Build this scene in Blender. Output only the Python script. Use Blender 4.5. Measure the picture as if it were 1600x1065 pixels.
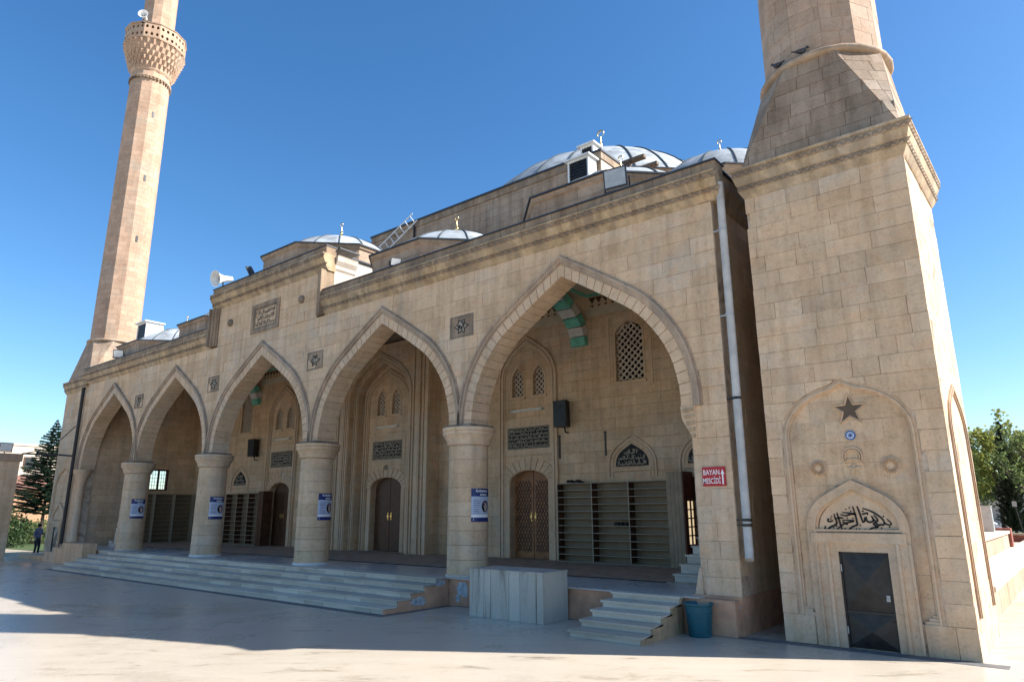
import bpy, bmesh, math, random
import numpy as np
from mathutils import Vector, Matrix

# ------------------------------------------------------------------ camera, world, sun
scene = bpy.context.scene
for o in list(bpy.data.objects):
    bpy.data.objects.remove(o)
col = scene.collection
R = math.radians

CAM = Vector((34.52, -13.83, 2.39))
YAW, PITCH, ROLL = R(39.31), R(13.88), R(-0.27)
cd = bpy.data.cameras.new('camera')
cam = bpy.data.objects.new('camera', cd)
col.objects.link(cam)
fw = Vector((-math.sin(YAW) * math.cos(PITCH), math.cos(YAW) * math.cos(PITCH), math.sin(PITCH)))
rt = fw.cross(Vector((0, 0, 1))).normalized()
up = rt.cross(fw)
c_, s_ = math.cos(ROLL), math.sin(ROLL)
r2, u2 = c_ * rt + s_ * up, -s_ * rt + c_ * up
M = Matrix((r2, u2, -fw)).transposed().to_4x4()
M.translation = CAM
cam.matrix_world = M
cd.sensor_fit = 'HORIZONTAL'
cd.sensor_width = 36
cd.lens = 1067.66 / 1600 * 36
cd.clip_start = 0.1
cd.clip_end = 3000
scene.camera = cam

SUN_EL, SUN_AZ = R(38), R(32)            # azimuth measured from +X towards +Y
world = bpy.data.worlds.new('World')
scene.world = world
world.use_nodes = True
wn = world.node_tree.nodes
bg = wn['Background']
sky = wn.new('ShaderNodeTexSky')
sky.sky_type = 'NISHITA'
sky.sun_disc = False
sky.sun_elevation = SUN_EL
sky.sun_rotation = R(90) - SUN_AZ
sky.altitude = 500
sky.air_density = 1.0
sky.dust_density = 0.8
sky.ozone_density = 2.5
hs = wn.new('ShaderNodeHueSaturation')
hs.inputs['Saturation'].default_value = 1.27
world.node_tree.links.new(sky.outputs[0], hs.inputs['Color'])
world.node_tree.links.new(hs.outputs[0], bg.inputs[0])
bg.inputs[1].default_value = 0.094
sl = bpy.data.lights.new('sun', 'SUN')
sl.energy = 4.8
sl.angle = R(0.53)
sl.color = (1.0, 0.965, 0.91)
sun = bpy.data.objects.new('sun', sl)
col.objects.link(sun)
sdir = Vector((math.cos(SUN_EL) * math.cos(SUN_AZ), math.cos(SUN_EL) * math.sin(SUN_AZ), math.sin(SUN_EL)))
sun.rotation_euler = sdir.to_track_quat('Z', 'Y').to_euler()
sun.location = (60, 40, 60)
scene.view_settings.view_transform = 'Standard'
scene.view_settings.look = 'None'
scene.view_settings.exposure = 1.2
scene.view_settings.gamma = 1.0
scene.view_settings.use_curve_mapping = False

# ------------------------------------------------------------------ materials
MATS = {}

def nmat(name):
    m = bpy.data.materials.new(name)
    m.use_nodes = True
    nt = m.node_tree
    return m, nt, nt.nodes, nt.links, nt.nodes['Principled BSDF']

def rgba(c):
    return (c[0], c[1], c[2], 1)

def ramp(n, stops):
    r = n.new('ShaderNodeValToRGB')
    e = r.color_ramp.elements
    e[0].position, e[0].color = stops[0][0], rgba(stops[0][1])
    e[1].position, e[1].color = stops[-1][0], rgba(stops[-1][1])
    for p, c in stops[1:-1]:
        x = e.new(p)
        x.color = rgba(c)
    return r

def noise(n, l, vec, scale, detail=4, rough=.55, dist=0.0):
    t = n.new('ShaderNodeTexNoise')
    t.inputs['Scale'].default_value = scale
    t.inputs['Detail'].default_value = detail
    t.inputs['Roughness'].default_value = rough
    t.inputs['Distortion'].default_value = dist
    l.new(vec, t.inputs['Vector'])
    return t

def mixc(n, l, fac, a, b, mode='MIX'):
    m = n.new('ShaderNodeMix')
    m.data_type = 'RGBA'
    m.blend_type = mode
    for sock, v in ((m.inputs[0], fac), (m.inputs[6], a), (m.inputs[7], b)):
        if hasattr(v, 'links'):
            l.new(v, sock)
        elif isinstance(v, (int, float)):
            sock.default_value = v
        else:
            sock.default_value = rgba(v)
    return m.outputs[2]

def mth(n, l, op, a, b=0.0, clamp=False):
    m = n.new('ShaderNodeMath')
    m.operation = op
    m.use_clamp = clamp
    for i, v in enumerate((a, b)):
        if hasattr(v, 'links'):
            l.new(v, m.inputs[i])
        else:
            m.inputs[i].default_value = v
    return m.outputs[0]

def scaled(n, l, vec, s):
    m = n.new('ShaderNodeVectorMath')
    m.operation = 'MULTIPLY'
    l.new(vec, m.inputs[0])
    m.inputs[1].default_value = s
    return m.outputs[0]

def bump(n, l, h, strength, dist, bsdf):
    b = n.new('ShaderNodeBump')
    b.inputs['Strength'].default_value = strength
    b.inputs['Distance'].default_value = dist
    l.new(h, b.inputs['Height'])
    l.new(b.outputs[0], bsdf.inputs['Normal'])

def stone(name, colr, dark, light, rnd=0.22, brick=None, streak=0.5, grain=0.6, stain=None, rough=.85, blotch=1.0):
    """limestone: tone differs from block to block, with blotches, run-off streaks and pitting"""
    m, nt, n, l, b = nmat(name)
    pos = n.new('ShaderNodeNewGeometry').outputs['Position']
    n1 = noise(n, l, pos, 0.9, 5, .6, .3)
    r1 = ramp(n, [(.3, dark), (.52, colr), (.75, light)])
    l.new(n1.outputs[0], r1.inputs[0])
    c = r1.outputs[0]
    if blotch:
        n5 = noise(n, l, pos, .42, 5, .65, .8)
        r5 = ramp(n, [(.47, (0, 0, 0)), (.68, (1, 1, 1))])
        l.new(n5.outputs[0], r5.inputs[0])
        c = mixc(n, l, mth(n, l, 'MULTIPLY', r5.outputs[0], .7 * blotch), c, tuple(sum(colr) / 3 * k for k in (1.12, .97, .78)))
        n6 = noise(n, l, scaled(n, l, pos, (1, 1, 1.8)), 2.3, 4, .6, .4)
        r6 = ramp(n, [(.5, (0, 0, 0)), (.7, (1, 1, 1))])
        l.new(n6.outputs[0], r6.inputs[0])
        c = mixc(n, l, mth(n, l, 'MULTIPLY', r6.outputs[0], .45 * blotch), c, (colr[0] * .98, colr[1] * .84, colr[2] * .78))
    n2 = noise(n, l, pos, 22, 5, .7)
    r2_ = ramp(n, [(.28, (.58, .55, .52)), (.42, (.92, .91, .90)), (.55, (1, 1, 1)), (.8, (1.16, 1.15, 1.13))])
    l.new(n2.outputs[0], r2_.inputs[0])
    c = mixc(n, l, grain, c, r2_.outputs[0], 'MULTIPLY')
    n7 = noise(n, l, pos, 6.5, 6, .72, .6)
    r7 = ramp(n, [(.30, (.74, .72, .70)), (.47, (.99, .985, .98)), (.72, (1.10, 1.09, 1.07))])
    l.new(n7.outputs[0], r7.inputs[0])
    c = mixc(n, l, .8, c, r7.outputs[0], 'MULTIPLY')
    if streak:
        sv = scaled(n, l, pos, (2.6, 2.6, .16))
        n3 = noise(n, l, sv, 1.3, 5, .65)
        r3 = ramp(n, [(.36, (.56, .53, .50)), (.55, (1, 1, 1))])
        l.new(n3.outputs[0], r3.inputs[0])
        c = mixc(n, l, streak, c, r3.outputs[0], 'MULTIPLY')
    if stain:
        sv = scaled(n, l, pos, (1.1, 1.1, .5))
        n4 = noise(n, l, sv, 1.7, 4, .6, .5)
        r4 = ramp(n, [(.45, (0, 0, 0)), (.62, (1, 1, 1))])
        l.new(n4.outputs[0], r4.inputs[0])
        c = mixc(n, l, mth(n, l, 'MULTIPLY', r4.outputs[0], .75), c, stain)
    hgt = n2.outputs[0]
    if rnd:
        oi = n.new('ShaderNodeObjectInfo')
        v = mth(n, l, 'MULTIPLY_ADD', oi.outputs['Random'], rnd)
        v.node.inputs[2].default_value = 1 - rnd * .55
        cb = n.new('ShaderNodeCombineColor')
        rr = mth(n, l, 'MULTIPLY_ADD', v, 1.0)
        rr.node.inputs[2].default_value = .0
        l.new(v, cb.inputs[0])
        l.new(mth(n, l, 'POWER', v, 1.12), cb.inputs[1])
        l.new(mth(n, l, 'POWER', v, 1.3), cb.inputs[2])
        c = mixc(n, l, 1.0, c, cb.outputs[0], 'MULTIPLY')
    if brick:
        sx = n.new('ShaderNodeSeparateXYZ')
        l.new(pos, sx.inputs[0])
        cx = n.new('ShaderNodeCombineXYZ')
        l.new(mth(n, l, 'ADD', sx.outputs[0], sx.outputs[1]), cx.inputs[0])
        l.new(sx.outputs[2], cx.inputs[1])
        bt = n.new('ShaderNodeTexBrick')
        bt.inputs['Scale'].default_value = 1
        bt.inputs['Brick Width'].default_value = brick[0]
        bt.inputs['Row Height'].default_value = brick[1]
        bt.inputs['Mortar Size'].default_value = .009
        bt.inputs['Mortar Smooth'].default_value = .4
        bt.inputs['Bias'].default_value = 0
        bt.inputs['Color1'].default_value = (.86, .84, .82, 1)
        bt.inputs['Color2'].default_value = (1.1, 1.09, 1.07, 1)
        bt.inputs['Mortar'].default_value = (.66, .62, .58, 1)
        l.new(cx.outputs[0], bt.inputs['Vector'])
        c = mixc(n, l, .75, c, bt.outputs[0], 'MULTIPLY')
        hgt = mth(n, l, 'SUBTRACT', n2.outputs[0], mth(n, l, 'MULTIPLY', bt.outputs['Fac'], 1.2))
    l.new(c, b.inputs['Base Color'])
    b.inputs['Roughness'].default_value = rough
    b.inputs['Specular IOR Level'].default_value = .25
    bump(n, l, hgt, .55, .012, b)
    MATS[name] = m
    return m

def plain(name, c, rough=.6, metal=0.0, var=.12, scale=6, bmp=.0, spec=.4):
    m, nt, n, l, b = nmat(name)
    pos = n.new('ShaderNodeNewGeometry').outputs['Position']
    n1 = noise(n, l, pos, scale, 5, .6)
    lo_ = tuple(x * (1 - var * 1.6) for x in c)
    hi_ = tuple(min(1, x * (1 + var)) for x in c)
    r = ramp(n, [(.3, lo_), (.7, hi_)])
    l.new(n1.outputs[0], r.inputs[0])
    l.new(r.outputs[0], b.inputs['Base Color'])
    b.inputs['Metallic'].default_value = metal
    b.inputs['Specular IOR Level'].default_value = spec
    rr = ramp(n, [(.3, (rough * .85,) * 3), (.7, (min(1, rough * 1.15),) * 3)])
    l.new(n1.outputs[0], rr.inputs[0])
    l.new(rr.outputs[0], b.inputs['Roughness'])
    if bmp:
        n2 = noise(n, l, pos, scale * 6, 4, .6)
        bump(n, l, n2.outputs[0], bmp, .01, b)
    MATS[name] = m
    return m

STN, STD, STL = (.66, .47, .30), (.56, .395, .245), (.72, .53, .355)
stone('stone', STN, STD, STL, rnd=.15, streak=.40, grain=.6)
def mortar(name):
    m, nt, n, l, b = nmat(name)
    pos = n.new('ShaderNodeNewGeometry').outputs['Position']
    n1 = noise(n, l, pos, 1.6, 5, .7, .5)
    r = ramp(n, [(.36, (.24, .175, .12)), (.46, (.44, .33, .235)), (.6, (.62, .49, .37))])
    l.new(n1.outputs[0], r.inputs[0])
    l.new(r.outputs[0], b.inputs['Base Color'])
    b.inputs['Roughness'].default_value = .95
    bump(n, l, noise(n, l, pos, 30, 4, .7).outputs[0], .6, .01, b)
    MATS[name] = m
mortar('stone_core')
stone('stone_wall', STN, STD, STL, rnd=0, brick=(.86, .36), streak=.35)
stone('stone_warm', (.47, .325, .225), (.38, .26, .18), (.54, .38, .27), rnd=.2, streak=.2, grain=.6)
stone('stone_dark', (.37, .275, .195), (.28, .205, .145), (.45, .34, .25), rnd=.28, streak=.6, grain=.7)
stone('stone_shaft', (.47, .325, .23), (.39, .265, .185), (.53, .375, .275), rnd=0, brick=(.62, .30), streak=.12, grain=.5)
stone('stone_hall', (.42, .31, .225), (.32, .23, .165), (.49, .37, .28), rnd=0, brick=(.8, .34), streak=.6)
stone('stone_carved', (.37, .27, .18), (.26, .185, .125), (.46, .345, .24), rnd=.1, streak=.8, stain=(.20, .15, .11))
stone('stone_mould', (.47, .35, .25), (.38, .28, .195), (.54, .41, .30), rnd=.1, streak=.6, stain=(.30, .235, .18))
stone('stone_ochre', (.52, .385, .235), (.40, .29, .175), (.59, .45, .29), rnd=.12, streak=.85, stain=(.27, .205, .14))
stone('stone_soot', (.29, .225, .165), (.2, .155, .115), (.38, .30, .23), rnd=.15, streak=.7, stain=(.14, .115, .095))
stone('stone_smooth', (.635, .46, .305), (.55, .395, .255), (.69, .51, .345), rnd=.1, streak=.3, grain=.45)
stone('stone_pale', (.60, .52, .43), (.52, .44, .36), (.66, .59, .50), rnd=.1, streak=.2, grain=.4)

def marble(name, c, vein, rnd=.12, rough=.35, streakdir=(1.2, 6, 6), spec=.5):
    m, nt, n, l, b = nmat(name)
    pos = n.new('ShaderNodeNewGeometry').outputs['Position']
    sv = scaled(n, l, pos, streakdir)
    n1 = noise(n, l, sv, .55, 7, .68, 1.1)
    r = ramp(n, [(.33, vein), (.47, c), (.8, tuple(min(1, x * 1.08) for x in c))])
    l.new(n1.outputs[0], r.inputs[0])
    n2 = noise(n, l, pos, .35, 4, .6)
    r2_ = ramp(n, [(.3, (.82, .81, .80)), (.7, (1.05, 1.05, 1.05))])
    l.new(n2.outputs[0], r2_.inputs[0])
    cc = mixc(n, l, 1, r.outputs[0], r2_.outputs[0], 'MULTIPLY')
    n3 = noise(n, l, pos, 14, 5, .7)
    r3 = ramp(n, [(.3, (.86, .85, .84)), (.6, (1, 1, 1))])
    l.new(n3.outputs[0], r3.inputs[0])
    cc = mixc(n, l, .7, cc, r3.outputs[0], 'MULTIPLY')
    if rnd:
        oi = n.new('ShaderNodeObjectInfo')
        v = mth(n, l, 'MULTIPLY_ADD', oi.outputs['Random'], rnd)
        v.node.inputs[2].default_value = 1 - rnd * .6
        cb = n.new('ShaderNodeCombineColor')
        for i in range(3):
            l.new(v, cb.inputs[i])
        cc = mixc(n, l, 1, cc, cb.outputs[0], 'MULTIPLY')
    l.new(cc, b.inputs['Base Color'])
    rr = ramp(n, [(.3, (rough * .8,) * 3), (.7, (min(1, rough * 1.3),) * 3)])
    l.new(n2.outputs[0], rr.inputs[0])
    l.new(rr.outputs[0], b.inputs['Roughness'])
    b.inputs['Specular IOR Level'].default_value = spec
    bump(n, l, n3.outputs[0], .05, .006, b)
    MATS[name] = m
    return m

def paving():
    m, nt, n, l, b = nmat('paving')
    pos = n.new('ShaderNodeNewGeometry').outputs['Position']
    rotm = n.new('ShaderNodeVectorRotate')
    rotm.rotation_type = 'Z_AXIS'
    rotm.inputs['Angle'].default_value = R(-38)
    l.new(pos, rotm.inputs['Vector'])
    sv = scaled(n, l, rotm.outputs[0], (.8, 2.6, 1))
    n1 = noise(n, l, sv, .9, 8, .74, .7)
    r = ramp(n, [(.31, (.28, .225, .165)), (.38, (.435, .365, .28)), (.44, (.53, .455, .36)), (.6, (.555, .48, .385)), (.8, (.575, .505, .41))])
    l.new(n1.outputs[0], r.inputs[0])
    n2 = noise(n, l, pos, .22, 5, .65, .6)
    r2_ = ramp(n, [(.3, (.80, .77, .73)), (.5, (.98, .98, .97)), (.75, (1.03, 1.02, 1.0))])
    l.new(n2.outputs[0], r2_.inputs[0])
    c = mixc(n, l, 1, r.outputs[0], r2_.outputs[0], 'MULTIPLY')
    n3 = noise(n, l, pos, 9, 6, .75)
    r3 = ramp(n, [(.28, (.78, .75, .73)), (.5, (1, 1, 1))])
    l.new(n3.outputs[0], r3.inputs[0])
    c = mixc(n, l, .35, c, r3.outputs[0], 'MULTIPLY')
    # a few rust-brown smears
    sv = scaled(n, l, rotm.outputs[0], (.35, 1.5, 1))
    n4 = noise(n, l, sv, .55, 4, .6, .2)
    r4 = ramp(n, [(.68, (0, 0, 0)), (.76, (1, 1, 1))])
    l.new(n4.outputs[0], r4.inputs[0])
    c = mixc(n, l, mth(n, l, 'MULTIPLY', r4.outputs[0], .4), c, (.42, .30, .2))
    n5 = noise(n, l, pos, 55, 3, .6)
    r5 = ramp(n, [(.24, (.55, .5, .45)), (.32, (1, 1, 1))])
    l.new(n5.outputs[0], r5.inputs[0])
    c = mixc(n, l, .8, c, r5.outputs[0], 'MULTIPLY')
    l.new(c, b.inputs['Base Color'])
    rr = ramp(n, [(.3, (.2, .2, .2)), (.7, (.36, .36, .36))])
    l.new(n2.outputs[0], rr.inputs[0])
    l.new(rr.outputs[0], b.inputs['Roughness'])
    b.inputs['Specular IOR Level'].default_value = .35
    bump(n, l, n1.outputs[0], .05, .006, b)
    MATS['paving'] = m
paving()
marble('marble_step', (.58, .535, .45), (.43, .40, .335), rnd=.4, rough=.45, spec=.35)
marble('marble_floor', (.50, .49, .46), (.40, .39, .37), rnd=0, rough=.25, streakdir=(1, 1, 1))
marble('marble_box', (.48, .46, .40), (.24, .23, .195), rnd=.3, rough=.4, streakdir=(5, 5, .45), spec=.35)
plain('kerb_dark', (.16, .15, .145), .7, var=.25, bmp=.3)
plain('plaster', (.56, .32, .20), .9, var=.22, scale=2.2, bmp=.4)
plain('peeled', (.42, .47, .50), .9, var=.3, scale=9, bmp=.6)
plain('carpet', (.38, .28, .20), .95, var=.25, scale=3, bmp=.5)
plain('lead', (.37, .40, .42), .75, metal=0, var=.28, scale=1.6, bmp=.25, spec=.25)
plain('lead_seam', (.075, .09, .10), .85, spec=.1)
plain('flashing', (.055, .06, .07), .5, metal=.4)
plain('gold', (.72, .52, .22), .3, metal=1.0)
plain('black_plastic', (.012, .012, .013), .45)
plain('dark_metal', (.034, .031, .029), .42, metal=.3, var=.3)
plain('dark_panel', (.02, .022, .025), .4, metal=.3, var=.3)
plain('white_metal', (.78, .78, .76), .45, var=.06)
plain('grey_metal', (.42, .43, .43), .5, metal=.3)
plain('pipe_grey', (.52, .50, .46), .5, var=.15, scale=3)
plain('pipe_black', (.03, .028, .026), .6)
plain('wood', (.30, .125, .045), .5, var=.3, scale=4)
plain('wood_dark', (.095, .042, .02), .5, var=.3, scale=4)
plain('wood_red', (.11, .035, .022), .55, var=.3)
plain('wood_old', (.17, .12, .085), .85, var=.4, scale=8)
plain('board', (.30, .225, .145), .55, var=.2, scale=3)
plain('rack_back', (.225, .175, .115), .6, var=.15, scale=2)
plain('rack_edge', (.40, .34, .25), .5, var=.1)
plain('green_paint', (.16, .50, .38), .7, var=.2, scale=5)
plain('white_paint', (.62, .60, .55), .75, var=.12, scale=5)
plain('ceiling_cream', (.52, .44, .32), .8, var=.12, scale=2)
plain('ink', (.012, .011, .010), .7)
plain('recess_shade', (.12, .085, .058), .9)
plain('relief_light', (.36, .31, .235), .8, var=.2, scale=10)
plain('sign_red', (.42, .012, .022), .4, var=.06)
plain('sign_white', (.85, .84, .82), .5, var=.02)
plain('poster_blue', (.012, .028, .15), .4, var=.1)
plain('poster_pale', (.47, .53, .66), .4, var=.12, scale=20)
plain('poster_grey', (.22, .24, .36), .5, var=.2, scale=40)
plain('poster_maroon', (.13, .02, .035), .5, var=.2)
plain('poster_skin', (.55, .38, .29), .5)
plain('blue_tile', (.05, .13, .36), .25, var=.3, scale=60)
plain('white_tile', (.72, .74, .75), .25)
plain('bucket_blue', (.012, .10, .135), .42, var=.15)
plain('glass_tube', (.72, .70, .62), .3)
plain('brick_red', (.30, .10, .07), .8, var=.3)
plain('trunk', (.075, .055, .04), .9, var=.35, scale=14, bmp=.6)
plain('trunk_pale', (.13, .105, .08), .9, var=.35, scale=14, bmp=.6)
plain('far_cream', (.56, .47, .38), .9, var=.08, scale=.4)
plain('far_orange', (.42, .24, .14), .9, var=.1, scale=.4)
plain('far_roof', (.27, .13, .09), .9, var=.2)
plain('car_white', (.72, .73, .74), .25, var=.03)
plain('car_glass', (.02, .025, .03), .1)
plain('tyre', (.02, .02, .02), .8)
plain('pigeon', (.045, .05, .06), .6, var=.5, scale=40)
plain('shoe', (.018, .016, .016), .6)

m, nt, n, l, b = nmat('pane_sky')          # clear pane with daylight behind it
b.inputs['Base Color'].default_value = (.85, .92, .95, 1)
b.inputs['Transmission Weight'].default_value = 1
b.inputs['Roughness'].default_value = .02
b.inputs['IOR'].default_value = 1.02
MATS['pane_sky'] = m
m, nt, n, l, b = nmat('glow_pane')          # pane made to glow in place of the sunlit view through it
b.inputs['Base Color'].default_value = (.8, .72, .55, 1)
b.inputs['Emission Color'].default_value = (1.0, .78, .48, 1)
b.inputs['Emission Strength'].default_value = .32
MATS['glow_pane'] = m

def foliage(name, cols, trans=.25):
    m, nt, n, l, b = nmat(name)
    pos = n.new('ShaderNodeNewGeometry').outputs['Position']
    n1 = noise(n, l, pos, 1.7, 4, .7)
    r = ramp(n, [(.3, cols[0]), (.5, cols[1]), (.72, cols[2])])
    l.new(n1.outputs[0], r.inputs[0])
    l.new(r.outputs[0], b.inputs['Base Color'])
    b.inputs['Roughness'].default_value = .6
    b.inputs['Specular IOR Level'].default_value = .3
    tr = n.new('ShaderNodeBsdfTranslucent')
    l.new(r.outputs[0], tr.inputs[0])
    ad = n.new('ShaderNodeMixShader')
    ad.inputs[0].default_value = trans
    l.new(b.outputs[0], ad.inputs[1])
    l.new(tr.outputs[0], ad.inputs[2])
    l.new(ad.outputs[0], n['Material Output'].inputs[0])
    MATS[name] = m

foliage('needles', [(.016, .035, .022), (.03, .058, .036), (.055, .085, .05)], .15)
foliage('needles_dark', [(.02, .03, .02), (.035, .05, .03), (.06, .075, .045)], .15)
foliage('leaf_yellow', [(.15, .18, .04), (.26, .28, .065), (.38, .36, .10)], .55)
foliage('leaf_green', [(.09, .13, .045), (.16, .21, .075), (.24, .28, .11)], .55)
foliage('leaf_bush', [(.02, .04, .015), (.04, .075, .025), (.08, .12, .04)], .25)
m, nt, n, l, b = nmat('lawn')
pos = n.new('ShaderNodeNewGeometry').outputs['Position']
n1 = noise(n, l, pos, 3, 6, .7)
r = ramp(n, [(.3, (.035, .065, .016)), (.7, (.09, .13, .035))])
l.new(n1.outputs[0], r.inputs[0])
l.new(r.outputs[0], b.inputs['Base Color'])
b.inputs['Roughness'].default_value = .9
bump(n, l, noise(n, l, pos, 40, 3, .7).outputs[0], 1, .04, b)
MATS['lawn'] = m

# ------------------------------------------------------------------ mesh helpers
WO = {}                                    # world origin of every root

def thing(name, label, cat, loc=(0, 0, 0), group=None):
    o = bpy.data.objects.new(name, None)
    col.objects.link(o)
    o.location = loc
    o.empty_display_size = .3
    o['label'] = label
    o['category'] = cat
    if group:
        o['group'] = group
    WO[o] = Vector(loc)
    return o

def tag(o, label, cat, group=None):
    o['label'] = label
    o['category'] = cat
    if group:
        o['group'] = group
    return o

def origin_of(p):
    while p is not None and p not in WO:
        p = p.parent
    return WO[p] if p is not None else Vector((0, 0, 0))

def link(name, me, parent=None, loc=None):
    o = bpy.data.objects.new(name, me)
    col.objects.link(o)
    if parent is not None:
        o.parent = parent
    if loc is not None:
        o.location = loc
    return o

class MB:
    def __init__(s):
        s.v, s.f, s.mi = [], [], []
        s.cur = 0
    def add(s, vs, fs):
        k = len(s.v)
        s.v.extend([tuple(v) for v in vs])
        for f in fs:
            s.f.append(tuple(k + i for i in f))
            s.mi.append(s.cur)
        return s
    def box(s, x0, x1, y0, y1, z0, z1):
        return s.add([(x0, y0, z0), (x1, y0, z0), (x1, y1, z0), (x0, y1, z0),
                      (x0, y0, z1), (x1, y0, z1), (x1, y1, z1), (x0, y1, z1)],
                     [(0, 3, 2, 1), (4, 5, 6, 7), (0, 1, 5, 4), (1, 2, 6, 5), (2, 3, 7, 6), (3, 0, 4, 7)])
    def obox(s, c, ax, ay, az):
        c, ax, ay, az = map(Vector, (c, ax, ay, az))
        vs = [c + i * ax + j * ay + k * az for k in (-1, 1) for i, j in ((-1, -1), (1, -1), (1, 1), (-1, 1))]
        return s.add(vs, [(0, 3, 2, 1), (4, 5, 6, 7), (0, 1, 5, 4), (1, 2, 6, 5), (2, 3, 7, 6), (3, 0, 4, 7)])
    def prism(s, poly, P, d0, d1):
        """poly in the (u, v) plane, P(u, v, d) -> point, from depth d0 (outer) to d1"""
        n = len(poly)
        vs = [P(u, v, d0) for u, v in poly] + [P(u, v, d1) for u, v in poly]
        fs = [tuple(range(n)), tuple(range(2 * n - 1, n - 1, -1))]
        fs += [(i, (i + 1) % n, n + (i + 1) % n, n + i) for i in range(n)]
        return s.add(vs, fs)
    def loft(s, rings, close=True, cap0=True, cap1=True):
        n = len(rings[0])
        k = len(s.v)
        vs = [p for r_ in rings for p in r_]
        fs = []
        for j in range(len(rings) - 1):
            for i in range(n if close else n - 1):
                a, b_ = j * n + i, j * n + (i + 1) % n
                fs.append((a, b_, b_ + n, a + n))
        if cap0:
            fs.append(tuple(range(n - 1, -1, -1)))
        if cap1:
            fs.append(tuple((len(rings) - 1) * n + i for i in range(n)))
        return s.add(vs, fs)
    def lathe(s, prof, c, n=24, ph=0.0, cap=True):
        rings = []
        for r_, z in prof:
            rings.append([(c[0] + r_ * math.cos(ph + 2 * math.pi * i / n), c[1] + r_ * math.sin(ph + 2 * math.pi * i / n), c[2] + z) for i in range(n)])
        return s.loft(rings, True, cap, cap)
    def tube(s, path, r_, n=8, cap=True):
        path = [Vector(p) for p in path]
        rad = r_ if isinstance(r_, (list, tuple)) else [r_] * len(path)
        rings = []
        for i, p in enumerate(path):
            d = (path[min(i + 1, len(path) - 1)] - path[max(i - 1, 0)]).normalized()
            a = d.orthogonal().normalized() if i == 0 else (a - d * a.dot(d)).normalized()
            b_ = d.cross(a)
            rings.append([p + rad[i] * (math.cos(t) * a + math.sin(t) * b_) for t in [2 * math.pi * q / n for q in range(n)]])
        return s.loft(rings, True, cap, cap)
    def ribbon(s, path, w, P, d0, d1):
        """a pen stroke of width w on plane P"""
        pts = [np.array(p, float) for p in path]
        L, Rr = [], []
        for i, p in enumerate(pts):
            t = pts[min(i + 1, len(pts) - 1)] - pts[max(i - 1, 0)]
            t = t / (np.linalg.norm(t) + 1e-9)
            nn = np.array([-t[1], t[0]])
            ww = w * (.55 + .45 * math.sin(math.pi * (i + .6) / (len(pts) + .2)))
            L.append(p + nn * ww / 2)
            Rr.append(p - nn * ww / 2)
        n = len(pts)
        vs = [P(*q, d0) for q in L] + [P(*q, d0) for q in Rr] + [P(*q, d1) for q in L] + [P(*q, d1) for q in Rr]
        fs = []
        for i in range(n - 1):
            fs += [(i, i + 1, n + i + 1, n + i), (i, 2 * n + i, 2 * n + i + 1, i + 1), (n + i, n + i + 1, 3 * n + i + 1, 3 * n + i)]
        fs += [(0, n, 3 * n, 2 * n), (n - 1, 3 * n - 1, 4 * n - 1, 2 * n - 1)]
        return s.add(vs, fs)
    def mesh(s, name, mat, smooth=None, off=None):
        me = bpy.data.meshes.new(name)
        vs = s.v if off is None else [(v[0] - off[0], v[1] - off[1], v[2] - off[2]) for v in s.v]
        me.from_pydata(vs, [], s.f)
        mats = mat if isinstance(mat, (list, tuple)) else [mat]
        for q in mats:
            me.materials.append(MATS[q])
        if len(mats) > 1:
            me.polygons.foreach_set('material_index', s.mi)
        bm = bmesh.new()
        bm.from_mesh(me)
        bmesh.ops.recalc_face_normals(bm, faces=bm.faces)
        bm.to_mesh(me)
        bm.free()
        if smooth is not None:
            me.polygons.foreach_set('use_smooth', [True] * len(me.polygons))
            me.set_sharp_from_angle(angle=R(smooth))
        return me
    def build(s, name, mat, parent=None, smooth=None):
        off = origin_of(parent)
        return link(name, s.mesh(name, mat, smooth, off), parent)
    def top(s, name, mat, loc, label, cat, group=None, smooth=None):
        """a top-level thing that is one mesh, its origin at loc"""
        o = link(name, s.mesh(name, mat, smooth, loc), None, loc)
        return tag(o, label, cat, group)
    def struct(s, name, mat, smooth=None):
        o = link(name, s.mesh(name, mat, smooth))
        o['kind'] = 'structure'
        return o

def PY(y):                                 # plane facing -Y, d grows outwards
    return lambda u, v, d: (u, y - d, v)
def PX(x):                                 # plane facing +X
    return lambda u, v, d: (x + d, u, v)
def PXm(x):                                # plane facing -X
    return lambda u, v, d: (x - d, u, v)

# ------------------------------------------------------------------ arches, walls, blocks
_nc = [(1, 0), (1, .05), (.998, .10), (.985, .17), (.94, .315), (.845, .465), (.68, .63), (.45, .765), (.226, .885), (0, 1)]

def _catmull(pts, k):
    out = []
    P_ = [np.array(pts[0]) * 2 - np.array(pts[1])] + [np.array(p) for p in pts] + [np.array(pts[-1]) * 2 - np.array(pts[-2])]
    for i in range(1, len(P_) - 2):
        for j in range(k):
            t = j / k
            a, b_, c, d = P_[i - 1], P_[i], P_[i + 1], P_[i + 2]
            out.append(.5 * ((2 * b_) + (-a + c) * t + (2 * a - 5 * b_ + 4 * c - d) * t * t + (-a + 3 * b_ - 3 * c + d) * t ** 3))
    out.append(P_[-2])
    return np.array(out)

_half = _catmull(_nc, 6)

def half_arch(w, rise, off=0.0, zext=0.0):
    """right half from springing to apex, offset outwards; local coords (dx, dz)"""
    p = _half * np.array([w, rise])
    if off:
        t = np.gradient(p, axis=0)
        t /= np.linalg.norm(t, axis=1)[:, None]
        nn = np.c_[t[:, 1], -t[:, 0]]
        q = p + nn * off
        sl_ = abs((p[-1, 1] - p[-4, 1]) / (p[-1, 0] - p[-4, 0]))
        q = q[q[:, 0] > 1e-3]
        q = np.vstack([q, [0, rise + off * math.sqrt(1 + sl_ * sl_)]])
        p = q
    return p

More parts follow.
